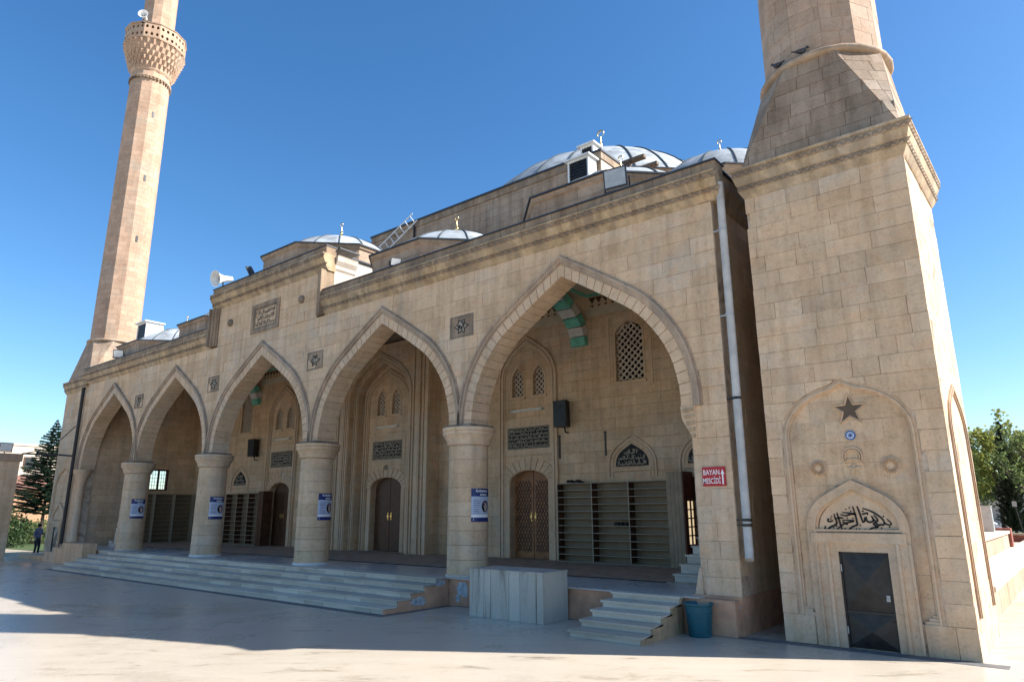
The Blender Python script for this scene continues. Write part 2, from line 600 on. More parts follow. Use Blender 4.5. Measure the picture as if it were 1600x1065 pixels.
def full_arch(xc, zs, w, rise, off=0.0, legs=0.0):
    h = half_arch(w, rise, off)
    r_ = [(xc + x, zs + z) for x, z in h]
    l_ = [(xc - x, zs + z) for x, z in h[::-1][1:]]
    pts = r_ + l_
    if legs:
        pts = [(r_[0][0], zs - legs)] + pts + [(l_[-1][0], zs - legs)]
    return pts

def arch_fn(xc, zs, w, rise, off=0.0):
    h = half_arch(w, rise, off)
    xs, zsv = h[::-1, 0], h[::-1, 1]
    xs = np.maximum.accumulate(xs)
    wmax = xs.max()
    def f(x):
        d = abs(x - xc)
        if d >= wmax:
            return zs - 50.0 if d > wmax + 1e-6 else zs
        return zs + float(np.interp(d, xs, zsv))
    f.w = wmax
    return f

def round_fn(xc, zs, w, rise):
    def f(x):
        d = min(1, abs(x - xc) / w)
        return zs + rise * math.sqrt(max(0, 1 - d * d))
    f.w = w
    return f

def opening(xc, w, zb, f):
    return dict(x0=xc - w, x1=xc + w, zb=zb, top=f)

def flat_opening(x0, x1, zb, zt):
    return dict(x0=x0, x1=x1, zb=zb, top=lambda x: zt)

def wall(mb, x0, x1, z0, z1, y, th, ops, P=None, back=True, edges=True):
    P = P or (lambda u, v, d: (u, y + d, v))
    xs = {x0, x1}
    for o in ops:
        for i in range(25):
            t = .5 - .5 * math.cos(math.pi * i / 24)
            xs.add(min(x1, max(x0, o['x0'] + (o['x1'] - o['x0']) * t)))
    xs = sorted(xs)
    for xa, xb in zip(xs, xs[1:]):
        if xb - xa < 1e-5:
            continue
        mid = (xa + xb) / 2
        act = sorted([o for o in ops if o['x0'] < mid < o['x1']], key=lambda o: o['zb'])
        ca = cb = z0
        segs = []
        for o in act:
            if o['zb'] > max(ca, cb) + 1e-4:
                segs.append((ca, cb, o['zb'], o['zb']))
            e = (xb - xa) * 1e-3
            ca, cb = o['top'](xa + e), o['top'](xb - e)
        segs.append((ca, cb, z1, z1))
        for a0, b0, a1, b1 in segs:
            if a1 - a0 < 1e-4 and b1 - b0 < 1e-4:
                continue
            mb.add([P(xa, a0, 0), P(xb, b0, 0), P(xb, b1, 0), P(xa, a1, 0)], [(0, 1, 2, 3)])
            if back:
                mb.add([P(xa, a0, th), P(xb, b0, th), P(xb, b1, th), P(xa, a1, th)], [(3, 2, 1, 0)])
    for o in ops:
        zb = max(z0, o['zb'])
        e = 1e-4
        pts = [(o['x0'], zb)]
        for i in range(25):
            t = .5 - .5 * math.cos(math.pi * i / 24)
            x = o['x0'] + (o['x1'] - o['x0']) * t
            pts.append((x, max(zb, o['top'](min(o['x1'] - e, max(o['x0'] + e, x))))))
        pts.append((o['x1'], zb))
        if o['zb'] > z0 + 1e-4:
            pts.append((o['x0'], zb))
        for (ua, va), (ub, vb) in zip(pts, pts[1:]):
            if abs(ua - ub) + abs(va - vb) > 1e-5:
                mb.add([P(ua, va, 0), P(ub, vb, 0), P(ub, vb, th), P(ua, va, th)], [(0, 1, 2, 3)])
    if edges:
        for (ua, va), (ub, vb) in (((x0, z0), (x0, z1)), ((x0, z1), (x1, z1)), ((x1, z1), (x1, z0))):
            mb.add([P(ua, va, 0), P(ub, vb, 0), P(ub, vb, th), P(ua, va, th)], [(0, 1, 2, 3)])
    return mb

rng = random.Random(7)

def blocks(parent, P, x0, x1, z0, z1, ch, bl, mat='stone', lo=None, hi=None, depth=.05, gap=.0065, name='stone_block', count=None, amp=.005):
    """courses of single stones on plane P; lo/hi trim them along a curve"""
    nc = max(1, round((z1 - z0) / ch))
    c = (z1 - z0) / nc
    made = 0
    for k in range(nc):
        zb, zt = z0 + k * c, z0 + (k + 1) * c
        x = x0 - rng.uniform(0, bl * .8)
        while x < x1 - .01:
            w = bl * rng.uniform(.7, 1.35)
            if x1 - (x + w) < bl * .35:
                w = x1 - x + 1e-4
            xa, xb = max(x, x0), min(x + w, x1)
            x += w
            if xb - xa < .12:
                continue
            curved = lo is not None or hi is not None
            n = max(2, int((xb - xa) / .07) + 1) if curved else 2
            cols = []
            for i in range(n):
                u = xa + gap / 2 + (xb - xa - gap) * i / (n - 1)
                b_, t_ = zb + gap / 2, zt - gap / 2
                if lo:
                    b_ = max(b_, lo(u) + gap / 2)
                if hi:
                    t_ = min(t_, hi(u) - gap / 2)
                cols.append((u, b_, t_))
            runs, cur = [], []
            for q in cols:
                if q[2] - q[1] > .025:
                    cur.append(q)
                elif cur:
                    runs.append(cur)
                    cur = []
            if cur:
                runs.append(cur)
            for r_ in runs:
                if len(r_) < 2 or r_[-1][0] - r_[0][0] < .06:
                    continue
                low = [(u, b_) for u, b_, t_ in r_]
                hig = [(u, t_) for u, b_, t_ in r_]
                def thin(L):
                    out = [L[0]]
                    for a, b2, c2 in zip(L, L[1:], L[2:]):
                        if abs((b2[1] - a[1]) * (c2[0] - b2[0]) - (c2[1] - b2[1]) * (b2[0] - a[0])) > 1e-5:
                            out.append(b2)
                    return out + [L[-1]]
                poly = thin(low) + thin(hig)[::-1]
                if len(poly) == 4:
                    poly = [(u + rng.uniform(-.004, .004), v + rng.uniform(-.0035, .0035)) for u, v in poly]
                d = rng.uniform(-amp, amp)
                MB().prism(poly, P, d, d - depth).build(name, mat, parent)
                made += 1
    return made

def tiles(parent, P, Lf, Rf, v0, v1, ch, bl, mat='stone', depth=.05, gap=.010, name='stone_block', amp=.004):
    """courses of stones on a plane between two slanting edges"""
    nc = max(1, round((v1 - v0) / ch))
    c = (v1 - v0) / nc
    for k in range(nc):
        vb, vt = v0 + k * c + gap / 2, v0 + (k + 1) * c - gap / 2
        a0, a1 = min(Lf(vb), Lf(vt)), max(Rf(vb), Rf(vt))
        x = a0 - rng.uniform(0, bl * .7)
        while x < a1:
            w = bl * rng.uniform(.7, 1.3)
            xa, xb = x + gap / 2, x + w - gap / 2
            x += w
            g = gap * .6
            poly = [(max(xa, Lf(vb) + g), vb), (min(xb, Rf(vb) - g), vb), (min(xb, Rf(vt) - g), vt), (max(xa, Lf(vt) + g), vt)]
            if poly[1][0] - poly[0][0] < .05 and poly[2][0] - poly[3][0] < .05:
                continue
            if poly[1][0] < poly[0][0]:
                mx = (poly[0][0] + poly[1][0]) / 2
                poly = [(min(max(mx, poly[3][0]), poly[2][0]), vb)] + poly[2:]
            elif poly[2][0] < poly[3][0]:
                mx = (poly[2][0] + poly[3][0]) / 2
                poly = poly[:2] + [(min(max(mx, poly[0][0]), poly[1][0]), vt)]
            d = rng.uniform(-amp, amp)
            MB().prism(poly, P, d, d - depth).build(name, mat, parent)

def band(mb, inner, outer, P, d0, d1):
    """closed strip between two curves of equal length"""
    n = len(inner)
    for i in range(n - 1):
        a, b_, c, d = inner[i], inner[i + 1], outer[i + 1], outer[i]
        vs = [P(*a, d0), P(*b_, d0), P(*c, d0), P(*d, d0), P(*a, d1), P(*b_, d1), P(*c, d1), P(*d, d1)]
        fs = [(0, 1, 2, 3), (0, 4, 5, 1), (2, 6, 7, 3)]
        if i == 0:
            fs.append((0, 3, 7, 4))
        if i == n - 2:
            fs.append((1, 5, 6, 2))
        mb.add(vs, fs)
    return mb

def resample(pts, n):
    pts = np.array(pts, float)
    s = np.r_[0, np.cumsum(np.linalg.norm(np.diff(pts, axis=0), axis=1))]
    t = np.linspace(0, s[-1], n)
    return np.c_[np.interp(t, s, pts[:, 0]), np.interp(t, s, pts[:, 1])]

def arch_band(mb, xc, zs, w, rise, o0, o1, P, d0, d1, legs=0.0, n=57):
    ia = resample(full_arch(xc, zs, w, rise, o0), n)
    oa = resample(full_arch(xc, zs, w, rise, o1), n)

    ia, oa = [tuple(p) for p in ia], [tuple(p) for p in oa]
    if legs:
        ia = [(ia[0][0], zs - legs)] + ia + [(ia[-1][0], zs - legs)]
        oa = [(oa[0][0], zs - legs)] + oa + [(oa[-1][0], zs - legs)]
    return band(mb, ia, oa, P, d0, d1)

def profile_x(mb, prof, x0, x1):
    """(y, z) profile run along X, closed"""
    return mb.loft([[(x0, y, z) for y, z in prof], [(x1, y, z) for y, z in prof]])
# ================================================================== the setting: ground
MB().add([(-400, -300, 0), (400, -300, 0), (400, 500, 0), (-400, 500, 0)], [(0, 1, 2, 3)]).struct('ground', 'paving')
mb = MB()
mb.add([(-90, -1, .02), (-12.2, 2.2, .02), (-12.2, 60, .02), (-90, 60, .02)], [(0, 1, 2, 3)])
mb.struct('lawn', 'lawn')
mb = MB()
mb.add([(20, 33, .5), (60, 33, .5), (60, 56, .5), (20, 56, .5)], [(0, 1, 2, 3)])
mb.struct('lawn', 'lawn')
# dark stone strip that edges the steps and the foot of the building
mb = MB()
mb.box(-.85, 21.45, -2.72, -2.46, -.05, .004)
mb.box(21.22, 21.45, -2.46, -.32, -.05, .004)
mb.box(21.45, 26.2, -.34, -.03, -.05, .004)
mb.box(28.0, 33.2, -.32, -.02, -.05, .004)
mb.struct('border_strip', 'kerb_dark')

# ================================================================== the mosque
ZP = .69                                   # porch floor
S = 7.105
COLX = [0, S, 2 * S, 3 * S]
ARX = [-3.12, S / 2, 1.5 * S, 2.5 * S, 24.85]
AW, ZS, ZA = 3.12, 4.55, 8.27              # arch half width, springing, apex of the soffit
TH = .72
XL, XR = -6.95, 29.0
mosque = thing('mosque', 'long limestone mosque with five pointed porch arches, lead domes and a raised centre', 'mosque', (11, 3, 0))

# ---- platform (porch floor) with plaster sides
mb = MB()
mb.box(-6.4, XR - .05, -.28, 6.2, 0, ZP - .03)
platform = mb.build('platform', 'plaster', mosque)
mb = MB()
mb.box(-6.5, XR - .75, -.33, 6.2, ZP - .03, ZP)
mb.build('floor_slab', 'marble_floor', platform)
MB().box(-5.9, 27.2, 1.85, 6.15, ZP, ZP + .018).build('carpet', 'carpet', platform)
# peeled plaster patches
def blob(c, a, b_, seed):
    q = random.Random(seed)
    return [(c[0] + a * math.cos(t) * q.uniform(.65, 1.15), c[1] + b_ * math.sin(t) * q.uniform(.65, 1.15)) for t in [2 * math.pi * i / 17 for i in range(17)]]
MB().prism(blob((21.75, .42), .22, .2, 3), PY(-.28), .006, -.02).build('peeled_patch', 'peeled', platform)
MB().prism(blob((21.58, .2), .1, .11, 5), PY(-.28), .006, -.02).build('peeled_patch', 'peeled', platform)
MB().prism(blob((22.6, .36), .07, .1, 8), PY(-.28), .006, -.02).build('peeled_patch', 'peeled', platform)

# ---- pier at the right end, its plaster foot
mb = MB()
mb.box(28.0, XR + .01, -.05, 3.2, 0, ZP + .02)
mb.build('pier_foot', 'plaster', platform)
MB().prism(blob((28.82, .5), .17, .16, 12), PY(-.05), .006, -.02).build('peeled_patch', 'peeled', platform)
MB().prism(blob((28.56, .2), .06, .13, 15), PY(-.05), .006, -.02).build('peeled_patch', 'peeled', platform)

# ---- front wall: core with the five arches cut through
ZTOP = 9.12
ops = [opening(x, AW + .01, 0, arch_fn(x, ZS, AW + .012, ZA - ZS, .012)) for x in ARX]
for o in ops:
    w0 = o['top'].w - 1e-3
    xc = (o['x0'] + o['x1']) / 2
    o['x0'], o['x1'] = xc - w0, xc + w0
mb = MB()
wall(mb, XL, XR, ZS + .0, ZTOP + .6, .02, TH - .04, ops)
# piers below the springing
mb.box(XL, -6.3, .02, TH - .02, 0, ZS)
mb.box(28.16, XR, .02, TH - .02, ZP, ZS)
front = mb.build('front_wall', 'stone_core', mosque)
ext = [arch_fn(x, ZS, AW, ZA - ZS, .46) for x in ARX]
lo = lambda x: max(max(f(x) for f in ext), ZS)
nb = blocks(front, PY(0), XL, XR, ZS, ZTOP, .38, .95, lo=lo)
nb += blocks(front, PY(0), 28.18, XR, ZP + .02, ZS, .355, .62)
nb += blocks(front, PY(0), XL, -6.3, .9, ZS, .38, .65)
nb += blocks(front, PX(XR), .03, 3.1, ZP + .02, ZTOP, .38, 1.5)

# ---- arches: voussoirs and mouldings
for ai, x in enumerate(ARX):
    inner = full_arch(x, ZS, AW, ZA - ZS, 0)
    outer = full_arch(x, ZS, AW, ZA - ZS, .27)
    mb = MB()
    Pf = PY(0)
    arch_band(mb, x, ZS, AW, ZA - ZS, .27, .315, Pf, .006, -.03)
    arch_band(mb, x, ZS, AW, ZA - ZS, .315, .40, Pf, .05, -.03)
    arch_band(mb, x, ZS, AW, ZA - ZS, .40, .46, Pf, .085, -.03)
    arch_band(mb, x, ZS, AW, ZA - ZS, .46, .50, Pf, .03, -.03)
    arch = mb.build('arch_moulding', 'stone_mould', mosque)
    N = 41
    ia, oa = resample(inner, N * 4 + 1), resample(outer, N * 4 + 1)
    for k in range(N):
        a, b_ = ia[k * 4:k * 4 + 5].copy(), oa[k * 4:k * 4 + 5].copy()
        def shrink(q, g):
            q = q.copy()
            t0 = (q[1] - q[0]) / np.linalg.norm(q[1] - q[0])
            t1 = (q[-1] - q[-2]) / np.linalg.norm(q[-1] - q[-2])
            q[0] += t0 * g
            q[-1] -= t1 * g
            return q
        a, b_ = shrink(a, .011), shrink(b_, .011)
        if k == N // 2:
            idx = [0, 2, 4]
        else:
            idx = [0, 4]
        poly = [tuple(a[i]) for i in idx] + [tuple(b_[i]) for i in idx[::-1]]
        d = rng.uniform(-.003, .003)
        MB().prism(poly, Pf, .004 + d, -TH).build('voussoir', 'stone_smooth', arch)

# ---- columns
capital_prof = [(.555, 0), (.60, .03), (.61, .10), (.63, .16), (.70, .27), (.735, .31), (.735, .37), (.715, .385), (.745, .41), (.745, .49), (.72, .5)]
ZCAP = 4.12
poster_at = []
for ci, x in enumerate(COLX):
    cy = .36
    mb = MB()
    mb.lathe([(.54, ZP), (.535, ZCAP + .05)], (x, cy, 0), 40)
    column = mb.build('column', 'stone_core', mosque, smooth=40)
    nd = 9
    h = (ZCAP - ZP - .06) / nd
    for k in range(nd):
        za, zb = ZP + .05 + k * h + .004, ZP + .05 + (k + 1) * h - .004
        ra, rb = .565 - .022 * k / nd, .565 - .022 * (k + 1) / nd
        j = rng.uniform(-.003, .003)
        m2 = MB()
        m2.lathe([(ra - .02, za), (ra + j, za + .004), (rb + j, zb - .004), (rb - .02, zb)], (x, cy, 0), 40)
        m2.build('drum', 'stone', column, smooth=30)
    m2 = MB()
    m2.lathe([(r_ , ZCAP + z) for r_, z in capital_prof], (x, cy, 0), 44)
    m2.build('capital', 'stone_smooth' if ci < 2 else 'stone', column, smooth=35)
    m2 = MB()
    m2.box(x - .5, x + .5, -.14, TH + .1, ZCAP + .49, ZCAP + .575)
    m2.build('abacus', 'stone_soot', column)
    # small tiles round the foot
    for i in range(36):
        t0, t1 = 2 * math.pi * i / 36 + .012, 2 * math.pi * (i + 1) / 36 - .012
        if ci in (1, 2) and -2.6 < ((t0 + math.pi) % (2 * math.pi) - math.pi) < 1.0:
            q = [(x + r_ * math.cos(t), cy + r_ * math.sin(t)) for r_, t in ((.60, t0), (.60, t1), (.55, t1), (.55, t0))]
            MB().loft([[(u, v, ZP) for u, v in q], [(u, v, ZP + .055) for u, v in q]]).build('foot_tile', 'white_tile', column)
    m2 = MB()
    m2.lathe([(.59, ZP), (.59, ZP + .05), (.56, ZP + .06)], (x, cy, 0), 40)
    m2.build('foot_ring', 'stone_pale', column, smooth=30)
# engaged shaft on the left pier and the corbel on the right pier
mb = MB()
mb.lathe([(.25, .9), (.25, 1.1), (.19, 1.2), (.19, 3.75), (.22, 3.8), (.3, 4.2), (.42, 4.4), (.42, 4.55)], (-6.2, .12, 0), 20)
mb.build('engaged_column', 'stone_smooth', mosque, smooth=35)
mb = MB()
corb = [(27.95, 4.56), (28.3, 4.56), (28.3, 3.72), (28.24, 3.74), (28.12, 4.02), (27.98, 4.28)]
mb.prism(corb, PY(0), .02, -TH)
cb = mb.build('corbel', 'stone_smooth', mosque)
for k in range(5):
    z = 3.86 + k * .14
    MB().prism([(28.2 - .05 * k, z), (28.27, z + .02), (28.27, z + .1), (28.17 - .05 * k, z + .08)], PY(0), .04, 0).build('carved_leaf', 'stone_ochre', cb)
MB().prism([(28.02, ZP), (28.2, ZP), (28.2, 1.25), (28.14, 1.2)], PY(0), .02, -.3).build('pier_stop', 'stone', mosque)

# ---- spandrel medallions
def medallion(x, z, hw=.46, hz=.33):
    mb = MB()
    wall(mb, x - hw, x + hw, z - hz, z + hz, -.012, .03, [flat_opening(x - hw + .05, x + hw - .05, z - hz + .05, z + hz - .05)], back=False)
    o = mb.build('medallion', 'stone_soot', mosque)
    MB().box(x - hw + .03, x + hw - .03, -.004, .03, z - hz + .03, z + hz - .03).build('field', 'stone_carved', o)
    star = []
    for i in range(12):
        t = math.pi * 2 * i / 12
        r_ = (1.0, .62)[i % 2]
        star.append((x + .25 * r_ * math.cos(t) * (1.12 if i % 6 == 0 else .9), z + .22 * r_ * math.sin(t)))
    mb = MB()
    mb.prism(star, PY(-.004), .008, -.01)
    s1 = mb.build('star_panel', 'relief_light', o)
    mb = MB()
    mb.ribbon(star + [star[0]], .035, PY(-.004), .016, 0)
    q = random.Random(int(x * 10))
    for i in range(9):
        a = (x + q.uniform(-.13, .13), z + q.uniform(-.11, .11))
        mb.ribbon([a, (a[0] + q.uniform(-.08, .08), a[1] + q.uniform(-.05, .08)), (a[0] + q.uniform(-.1, .1), a[1] + q.uniform(-.1, .1))], .028, PY(-.004), .016, 0)
    mb.build('carved_star', 'ink', s1)
for x in COLX:
    medallion(x, 7.54)

# ---- cornice
def zigzag(mb, x0, x1, z0, z1, P, pitch=.21, d=.06):
    n = max(1, int((x1 - x0) / pitch))
    p = (x1 - x0) / n
    zm = (z0 + z1) / 2
    for i in range(n):
        a = x0 + i * p
        mb.add([P(a, z0, 0), P(a + p, z0, 0), P(a + p / 2, z1, 0), P(a + p / 2, z0 + (z1 - z0) * .35, d)], [(0, 1, 3), (1, 2, 3), (2, 0, 3)])
        mb.add([P(a + p * .5, z1, 0), P(a + p * 1.5, z1, 0), P(a + p, z0 + .01, 0), P(a + p, z1 - (z1 - z0) * .3, d * .6)], [(0, 3, 1), (1, 3, 2), (2, 3, 0)])

def cornice_run(x0, x1, zb, parent, top=.93, ret0=False, ret1=False):
    """zb is the underside; ochre cove, carved band, ochre cove, carved band, coping"""
    k = top / .93
    z = lambda t: zb + t * k
    prof = [(.3, z(0)), (0, z(0)), (-.03, z(.03)), (-.115, z(.15)), (-.12, z(.155)), (-.12, z(.27)), (-.15, z(.275)), (-.17, z(.31)),
            (-.245, z(.44)), (-.25, z(.445)), (-.25, z(.585)), (-.28, z(.59)), (-.28, z(.63)), (.3, z(.63))]
    mb = MB()
    profile_x(mb, prof, x0, x1)
    c = mb.build('cornice', 'stone_ochre', parent)
    mb = MB()
    mb.box(x0, x1, -.128, -.11, z(.155), z(.268))
    mb.box(x0, x1, -.258, -.24, z(.447), z(.583))
    zigzag(mb, x0, x1, z(.165), z(.262), PY(-.128))
    zigzag(mb, x0, x1, z(.455), z(.578), PY(-.258))
    mb.build('carved_band', 'stone_carved', c)
    x = x0
    while x < x1 - .05:
        w = min(rng.uniform(.75, 1.15), x1 - x)
        if x1 - x - w < .3:
            w = x1 - x
        d = rng.uniform(-.006, .006)
        MB().box(x + .005, x + w - .005, -.13 + d, .3, z(.632), z(.9)).build('coping_stone', 'stone_carved', c)
        x += w
    MB().box(x0 - .02, x1 + .02, -.17, .34, z(.9), z(.94)).build('flashing', 'flashing', c)
    return c
cr = cornice_run(14.62, 29.22, ZTOP, mosque)
cl = cornice_run(-7.2, 6.6, ZTOP, mosque)
# return of the right cornice along the side
mb = MB()
prof = [(-.3, 0), (0, 0), (.1, .15), (.1, .27), (.2, .44), (.22, .585), (.24, .63), (-.3, .63)]
mb.loft([[(XR + y, -.02, ZTOP + z) for y, z in prof], [(XR + y, 3.2, ZTOP + z) for y, z in prof]])
mb.box(XR - .2, XR + .08, .31, 3.2, ZTOP + .64, ZTOP + .9)
mb.build('cornice_return', 'stone_carved', cr)
MB().box(XR - .25, XR + .14, .35, 3.25, ZTOP + .9, ZTOP + .938).build('flashing', 'flashing', cr)

# ---- raised centre
RX0, RX1, RZ = 6.6, 14.62, 11.73
mb = MB()
mb.box(RX0 + .02, RX1 - .02, .02, 1.2, ZTOP - .0, RZ - .75)
raised = mb.build('raised_centre', 'stone_core', mosque)
blocks(raised, PY(0), RX0 + .5, RX1 - .5, ZTOP + .005, RZ - .78, .38, 1.05)
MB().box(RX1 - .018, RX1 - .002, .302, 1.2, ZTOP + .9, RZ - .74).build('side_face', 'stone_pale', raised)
rc = cornice_run(RX0 - .05, RX1 + .05, RZ - .93, mosque)
for sgn, xe in ((1, RX0), (-1, RX1)):
    mb = MB()
    for a, b_, d in ((0, .12, .26), (.12, .26, .19), (.26, .38, .12), (.38, .47, .05)):
        xa, xb = sorted((xe + sgn * a, xe + sgn * b_))
        mb.box(xa, xb, -d, .3, ZTOP + .05, RZ - .92)
    mb.build('frame_moulding', 'stone_carved', raised)
# side of the raised part, catching the sun
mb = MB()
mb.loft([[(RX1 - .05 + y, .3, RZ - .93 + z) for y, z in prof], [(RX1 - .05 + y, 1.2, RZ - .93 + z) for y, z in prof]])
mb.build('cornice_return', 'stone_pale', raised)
MB().box(RX1 - .4, RX1 + .2, .34, 1.25, RZ - .03, RZ + .01).build('flashing', 'flashing', raised)
# inscription panel over the middle arch
mb = MB()
wall(mb, 9.72, 11.70, 9.2, 10.4, -.04, .07, [flat_opening(9.88, 11.54, 9.36, 10.24)], back=False)
pn = mb.build('panel_frame', 'stone_carved', raised)
mb = MB()
wall(mb, 9.86, 11.56, 9.34, 10.26, -.02, .05, [flat_opening(9.97, 11.45, 9.44, 10.16)], back=False)
mb.build('panel_step', 'stone_soot', pn)
def script_strokes(mb, x0, x1, z0, z1, P, d0, d1, seed, w=.03, rows=3, inside=None):
    q = random.Random(seed)
    rh = (z1 - z0) / rows
    for r_ in range(rows):
        x = x0 + w
        base = z0 + rh * (r_ + .3)
        while x < x1 - w * 2:
            k = q.random()
            sc = rh * q.uniform(.7, 1.05)
            if k < .3:
                p = [(x, base - .1 * sc), (x + .02 * sc, base + .4 * sc), (x + .05 * sc, base + .8 * sc)]
                st = .28 * sc
            elif k < .6:
                p = [(x + .75 * sc, base + .3 * sc), (x + .6 * sc, base), (x + .3 * sc, base - .12 * sc), (x + .05 * sc, base), (x, base + .25 * sc)]
                st = .5 * sc
            elif k < .85:
                p = [(x + .5 * sc, base + .45 * sc), (x + .3 * sc, base + .55 * sc), (x + .15 * sc, base + .35 * sc), (x + .35 * sc, base + .2 * sc), (x + .05 * sc, base - .15 * sc)]
                st = .42 * sc
            else:
                p = [(x, base + .6 * sc), (x + .12 * sc, base + .66 * sc)]
                st = .22 * sc
            p = [(min(x1 - w, max(x0 + w, u)), min(z1 - w, max(z0 + w, v))) for u, v in p]
            if inside is None or all(inside(u) > v + w for u, v in p):
                if len(p) > 2:
                    p = [tuple(t) for t in _catmull(p, 3)]
                mb.ribbon(p, w, P, d0, d1)
            x += st
mb = MB()
script_strokes(mb, 9.99, 11.43, 9.46, 10.14, PY(0), .014, -.005, 4, .045, 3)
mb.build('carved_script', 'stone_soot', pn)
for x in (8.07, 13.14):
    m2 = MB()
    m2.lathe([(.16, 0), (.155, .05), (.11, .11), (.05, .14), (.0, .145)], (0, 0, 0), 14)
    o = m2.build('boss', 'stone_soot', raised, smooth=60)
    o.rotation_euler = (R(90), 0, 0)
    o.location = Vector((x, 0.0, 10.0)) - WO[mosque]
    for v in o.data.vertices:
        v.co += WO[mosque]

# ---- porch roof slab and inner faces
mb = MB()
mb.box(XL + .05, XR - .05, TH, 6.2, 9.85, 9.98)
roof = mb.build('porch_roof', 'ceiling_cream', mosque)
MB().box(XL + .05, XR - .05, TH - .05, 6.25, 9.985, 10.02).build('roof_sheet', 'lead', roof)
mb = MB()
mb.box(XL, XL + .55, TH, 6.2, 0, 9.85)
# left end wall with a window opening
mb = MB()
Pl = lambda u, v, d: (-6.35 - d, u, v)
wall(mb, TH, 6.2, 0, 9.85, 0, .5, [flat_opening(3.62, 4.72, 3.55, 4.75)], P=Pl)
endw = mb.build('end_wall', 'stone_wall', mosque)
fr = MB()
wall(fr, 3.6, 4.74, 3.52, 4.78, 0, .1, [flat_opening(3.72, 4.13, 3.64, 4.66), flat_opening(4.22, 4.62, 3.64, 4.66)], P=lambda u, v, d: (-6.45 - d, u, v))
wf = fr.build('window', 'wood_red', endw)
for ya, yb in ((3.72, 4.13), (4.22, 4.62)):
    for i in range(1, 3):
        y = ya + (yb - ya) * i / 3
        MB().box(-6.52, -6.50, y - .009, y + .009, 3.64, 4.66).build('glazing_bar', 'dark_metal', wf)
    for i in range(1, 5):
        z = 3.64 + 1.02 * i / 5
        MB().box(-6.522, -6.498, ya, yb, z - .009, z + .009).build('glazing_bar', 'dark_metal', wf)
    MB().box(-6.495, -6.488, ya, yb, 3.64, 4.66).build('pane', 'pane_sky', wf)
# right end wall (behind the pier)
mb = MB()
mb.box(28.4, XR - .01, TH, 6.2, 0, 9.85)
mb.build('end_wall', 'stone_wall', mosque)

# ---- inner wall with doors and windows
YB = 6.2
DX = [2.75, 10.98, 18.88]
pair = []
ops = []
for i, x in enumerate(DX):
    w = (.88, 1.0, .88)[i]
    ops.append(opening(x, w, ZP, round_fn(x, 3.33, w, .47)))
    for s in (-1, 1):
        xx = x + s * .5 + (.0 if i == 1 else .02)
        f = arch_fn(xx, 7.15, .26, .5)
        ops.append(opening(xx, .259, 6.55, f))
        pair.append((xx, f))
lat = []
for x in (-1.0, 23.26):
    f = arch_fn(x, 8.2, .53, .5)
    ops.append(opening(x, .529, 6.62, f))
    lat.append((x, f))
# glazed door to the women's prayer room
ops.append(flat_opening(25.0, 26.4, 1.1, 3.35))
mb = MB()
wall(mb, XL + .1, 28.4, ZP - .1, 9.9, YB, .5, ops, back=False)
inner = mb.build('inner_wall', 'stone_wall', mosque)
MB().box(XL + .1, 28.4, YB + .5, YB + .55, ZP - .1, 9.9).build('wall_back', 'wood_dark', inner)

def lattice(x0, x1, z0, zt, y, pitch, w, parent, mat='stone_pale'):
    """pierced stone grille: crossing diagonals with a knot at each crossing"""
    mb = MB()
    P = PY(y)
    zmax = max(zt(x0 + (x1 - x0) * i / 20) for i in range(1, 20))
    W_ = x1 - x0
    for sgn in (1, -1):
        k0 = -int((zmax - z0) / pitch) - 2
        for k in range(k0, int(W_ / pitch) + int((zmax - z0) / pitch) + 3):
            seg = []
            for i in range(0, 41):
                z = z0 + (zmax - z0) * i / 40
                x = x0 + k * pitch + sgn * (z - z0)
                ok = x0 <= x <= x1 and z <= zt(min(x1 - 1e-3, max(x0 + 1e-3, x)))
                if ok:
                    seg.append((x, z))
            if len(seg) > 1:
                a, b_ = np.array(seg[0]), np.array(seg[-1])
                t = (b_ - a) / np.linalg.norm(b_ - a)
                nn = np.array([-t[1], t[0]]) * w / 2
                mb.prism([tuple(a - nn), tuple(b_ - nn), tuple(b_ + nn), tuple(a + nn)], P, .0 + .002 * sgn, -.05)
    # lobes on the bars
    k = 0
    z = z0 + pitch / 2
    while z < zmax - .03:
        x = x0 + (0 if k % 2 else pitch / 2)
        while x < x1:
            if x0 + .02 < x < x1 - .02 and z < zt(x) - .03:
                for dx, dz in ((0, 0),):
                    q = w * .95
                    mb.prism([(x - q, z), (x, z - q), (x + q, z), (x, z + q)], P, .006, -.04)
            x += pitch
        z += pitch / 2
        k += 1
    return mb.build('lattice', mat, parent)

for x, f in pair:
    mb = MB()
    arch_band(mb, x, 7.15, .26, .5, 0, .05, PY(YB), .03, -.02, legs=.6)
    arch_band(mb, x, 7.15, .26, .5, .05, .10, PY(YB), .015, -.02, legs=.6)
    mb.box(x - .36, x + .36, YB - .05, YB + .02, 6.44, 6.54)
    wfr = mb.build('window', 'stone_smooth', inner)
    lattice(x - .255, x + .255, 6.55, f, YB + .1, .2, .04, wfr)
    MB().box(x - .3, x + .3, YB + .42, YB + .44, 6.5, 7.7).build('pane', 'ink', wfr)  # black sheet paints the shade of the interior behind the grille
for x, f in lat:
    mb = MB()
    arch_band(mb, x, 8.2, .53, .5, 0, .06, PY(YB), .02, -.02, legs=1.58)
    wall(mb, x - .86, x + .86, 6.36, 9.0, YB - .02, .04, [flat_opening(x - .76, x + .76, 6.5, 8.9)], back=False)
    mb.box(x - .62, x + .62, YB - .06, YB + .02, 6.50, 6.6)
    wfr = mb.build('window', 'stone_smooth', inner)
    lattice(x - .525, x + .525, 6.62, f, YB + .08, .235, .045, wfr)
    MB().box(x - .6, x + .6, YB + .42, YB + .44, 6.5, 8.8).build('pane', 'ink', wfr)  # black sheet, interior shade put into its colour

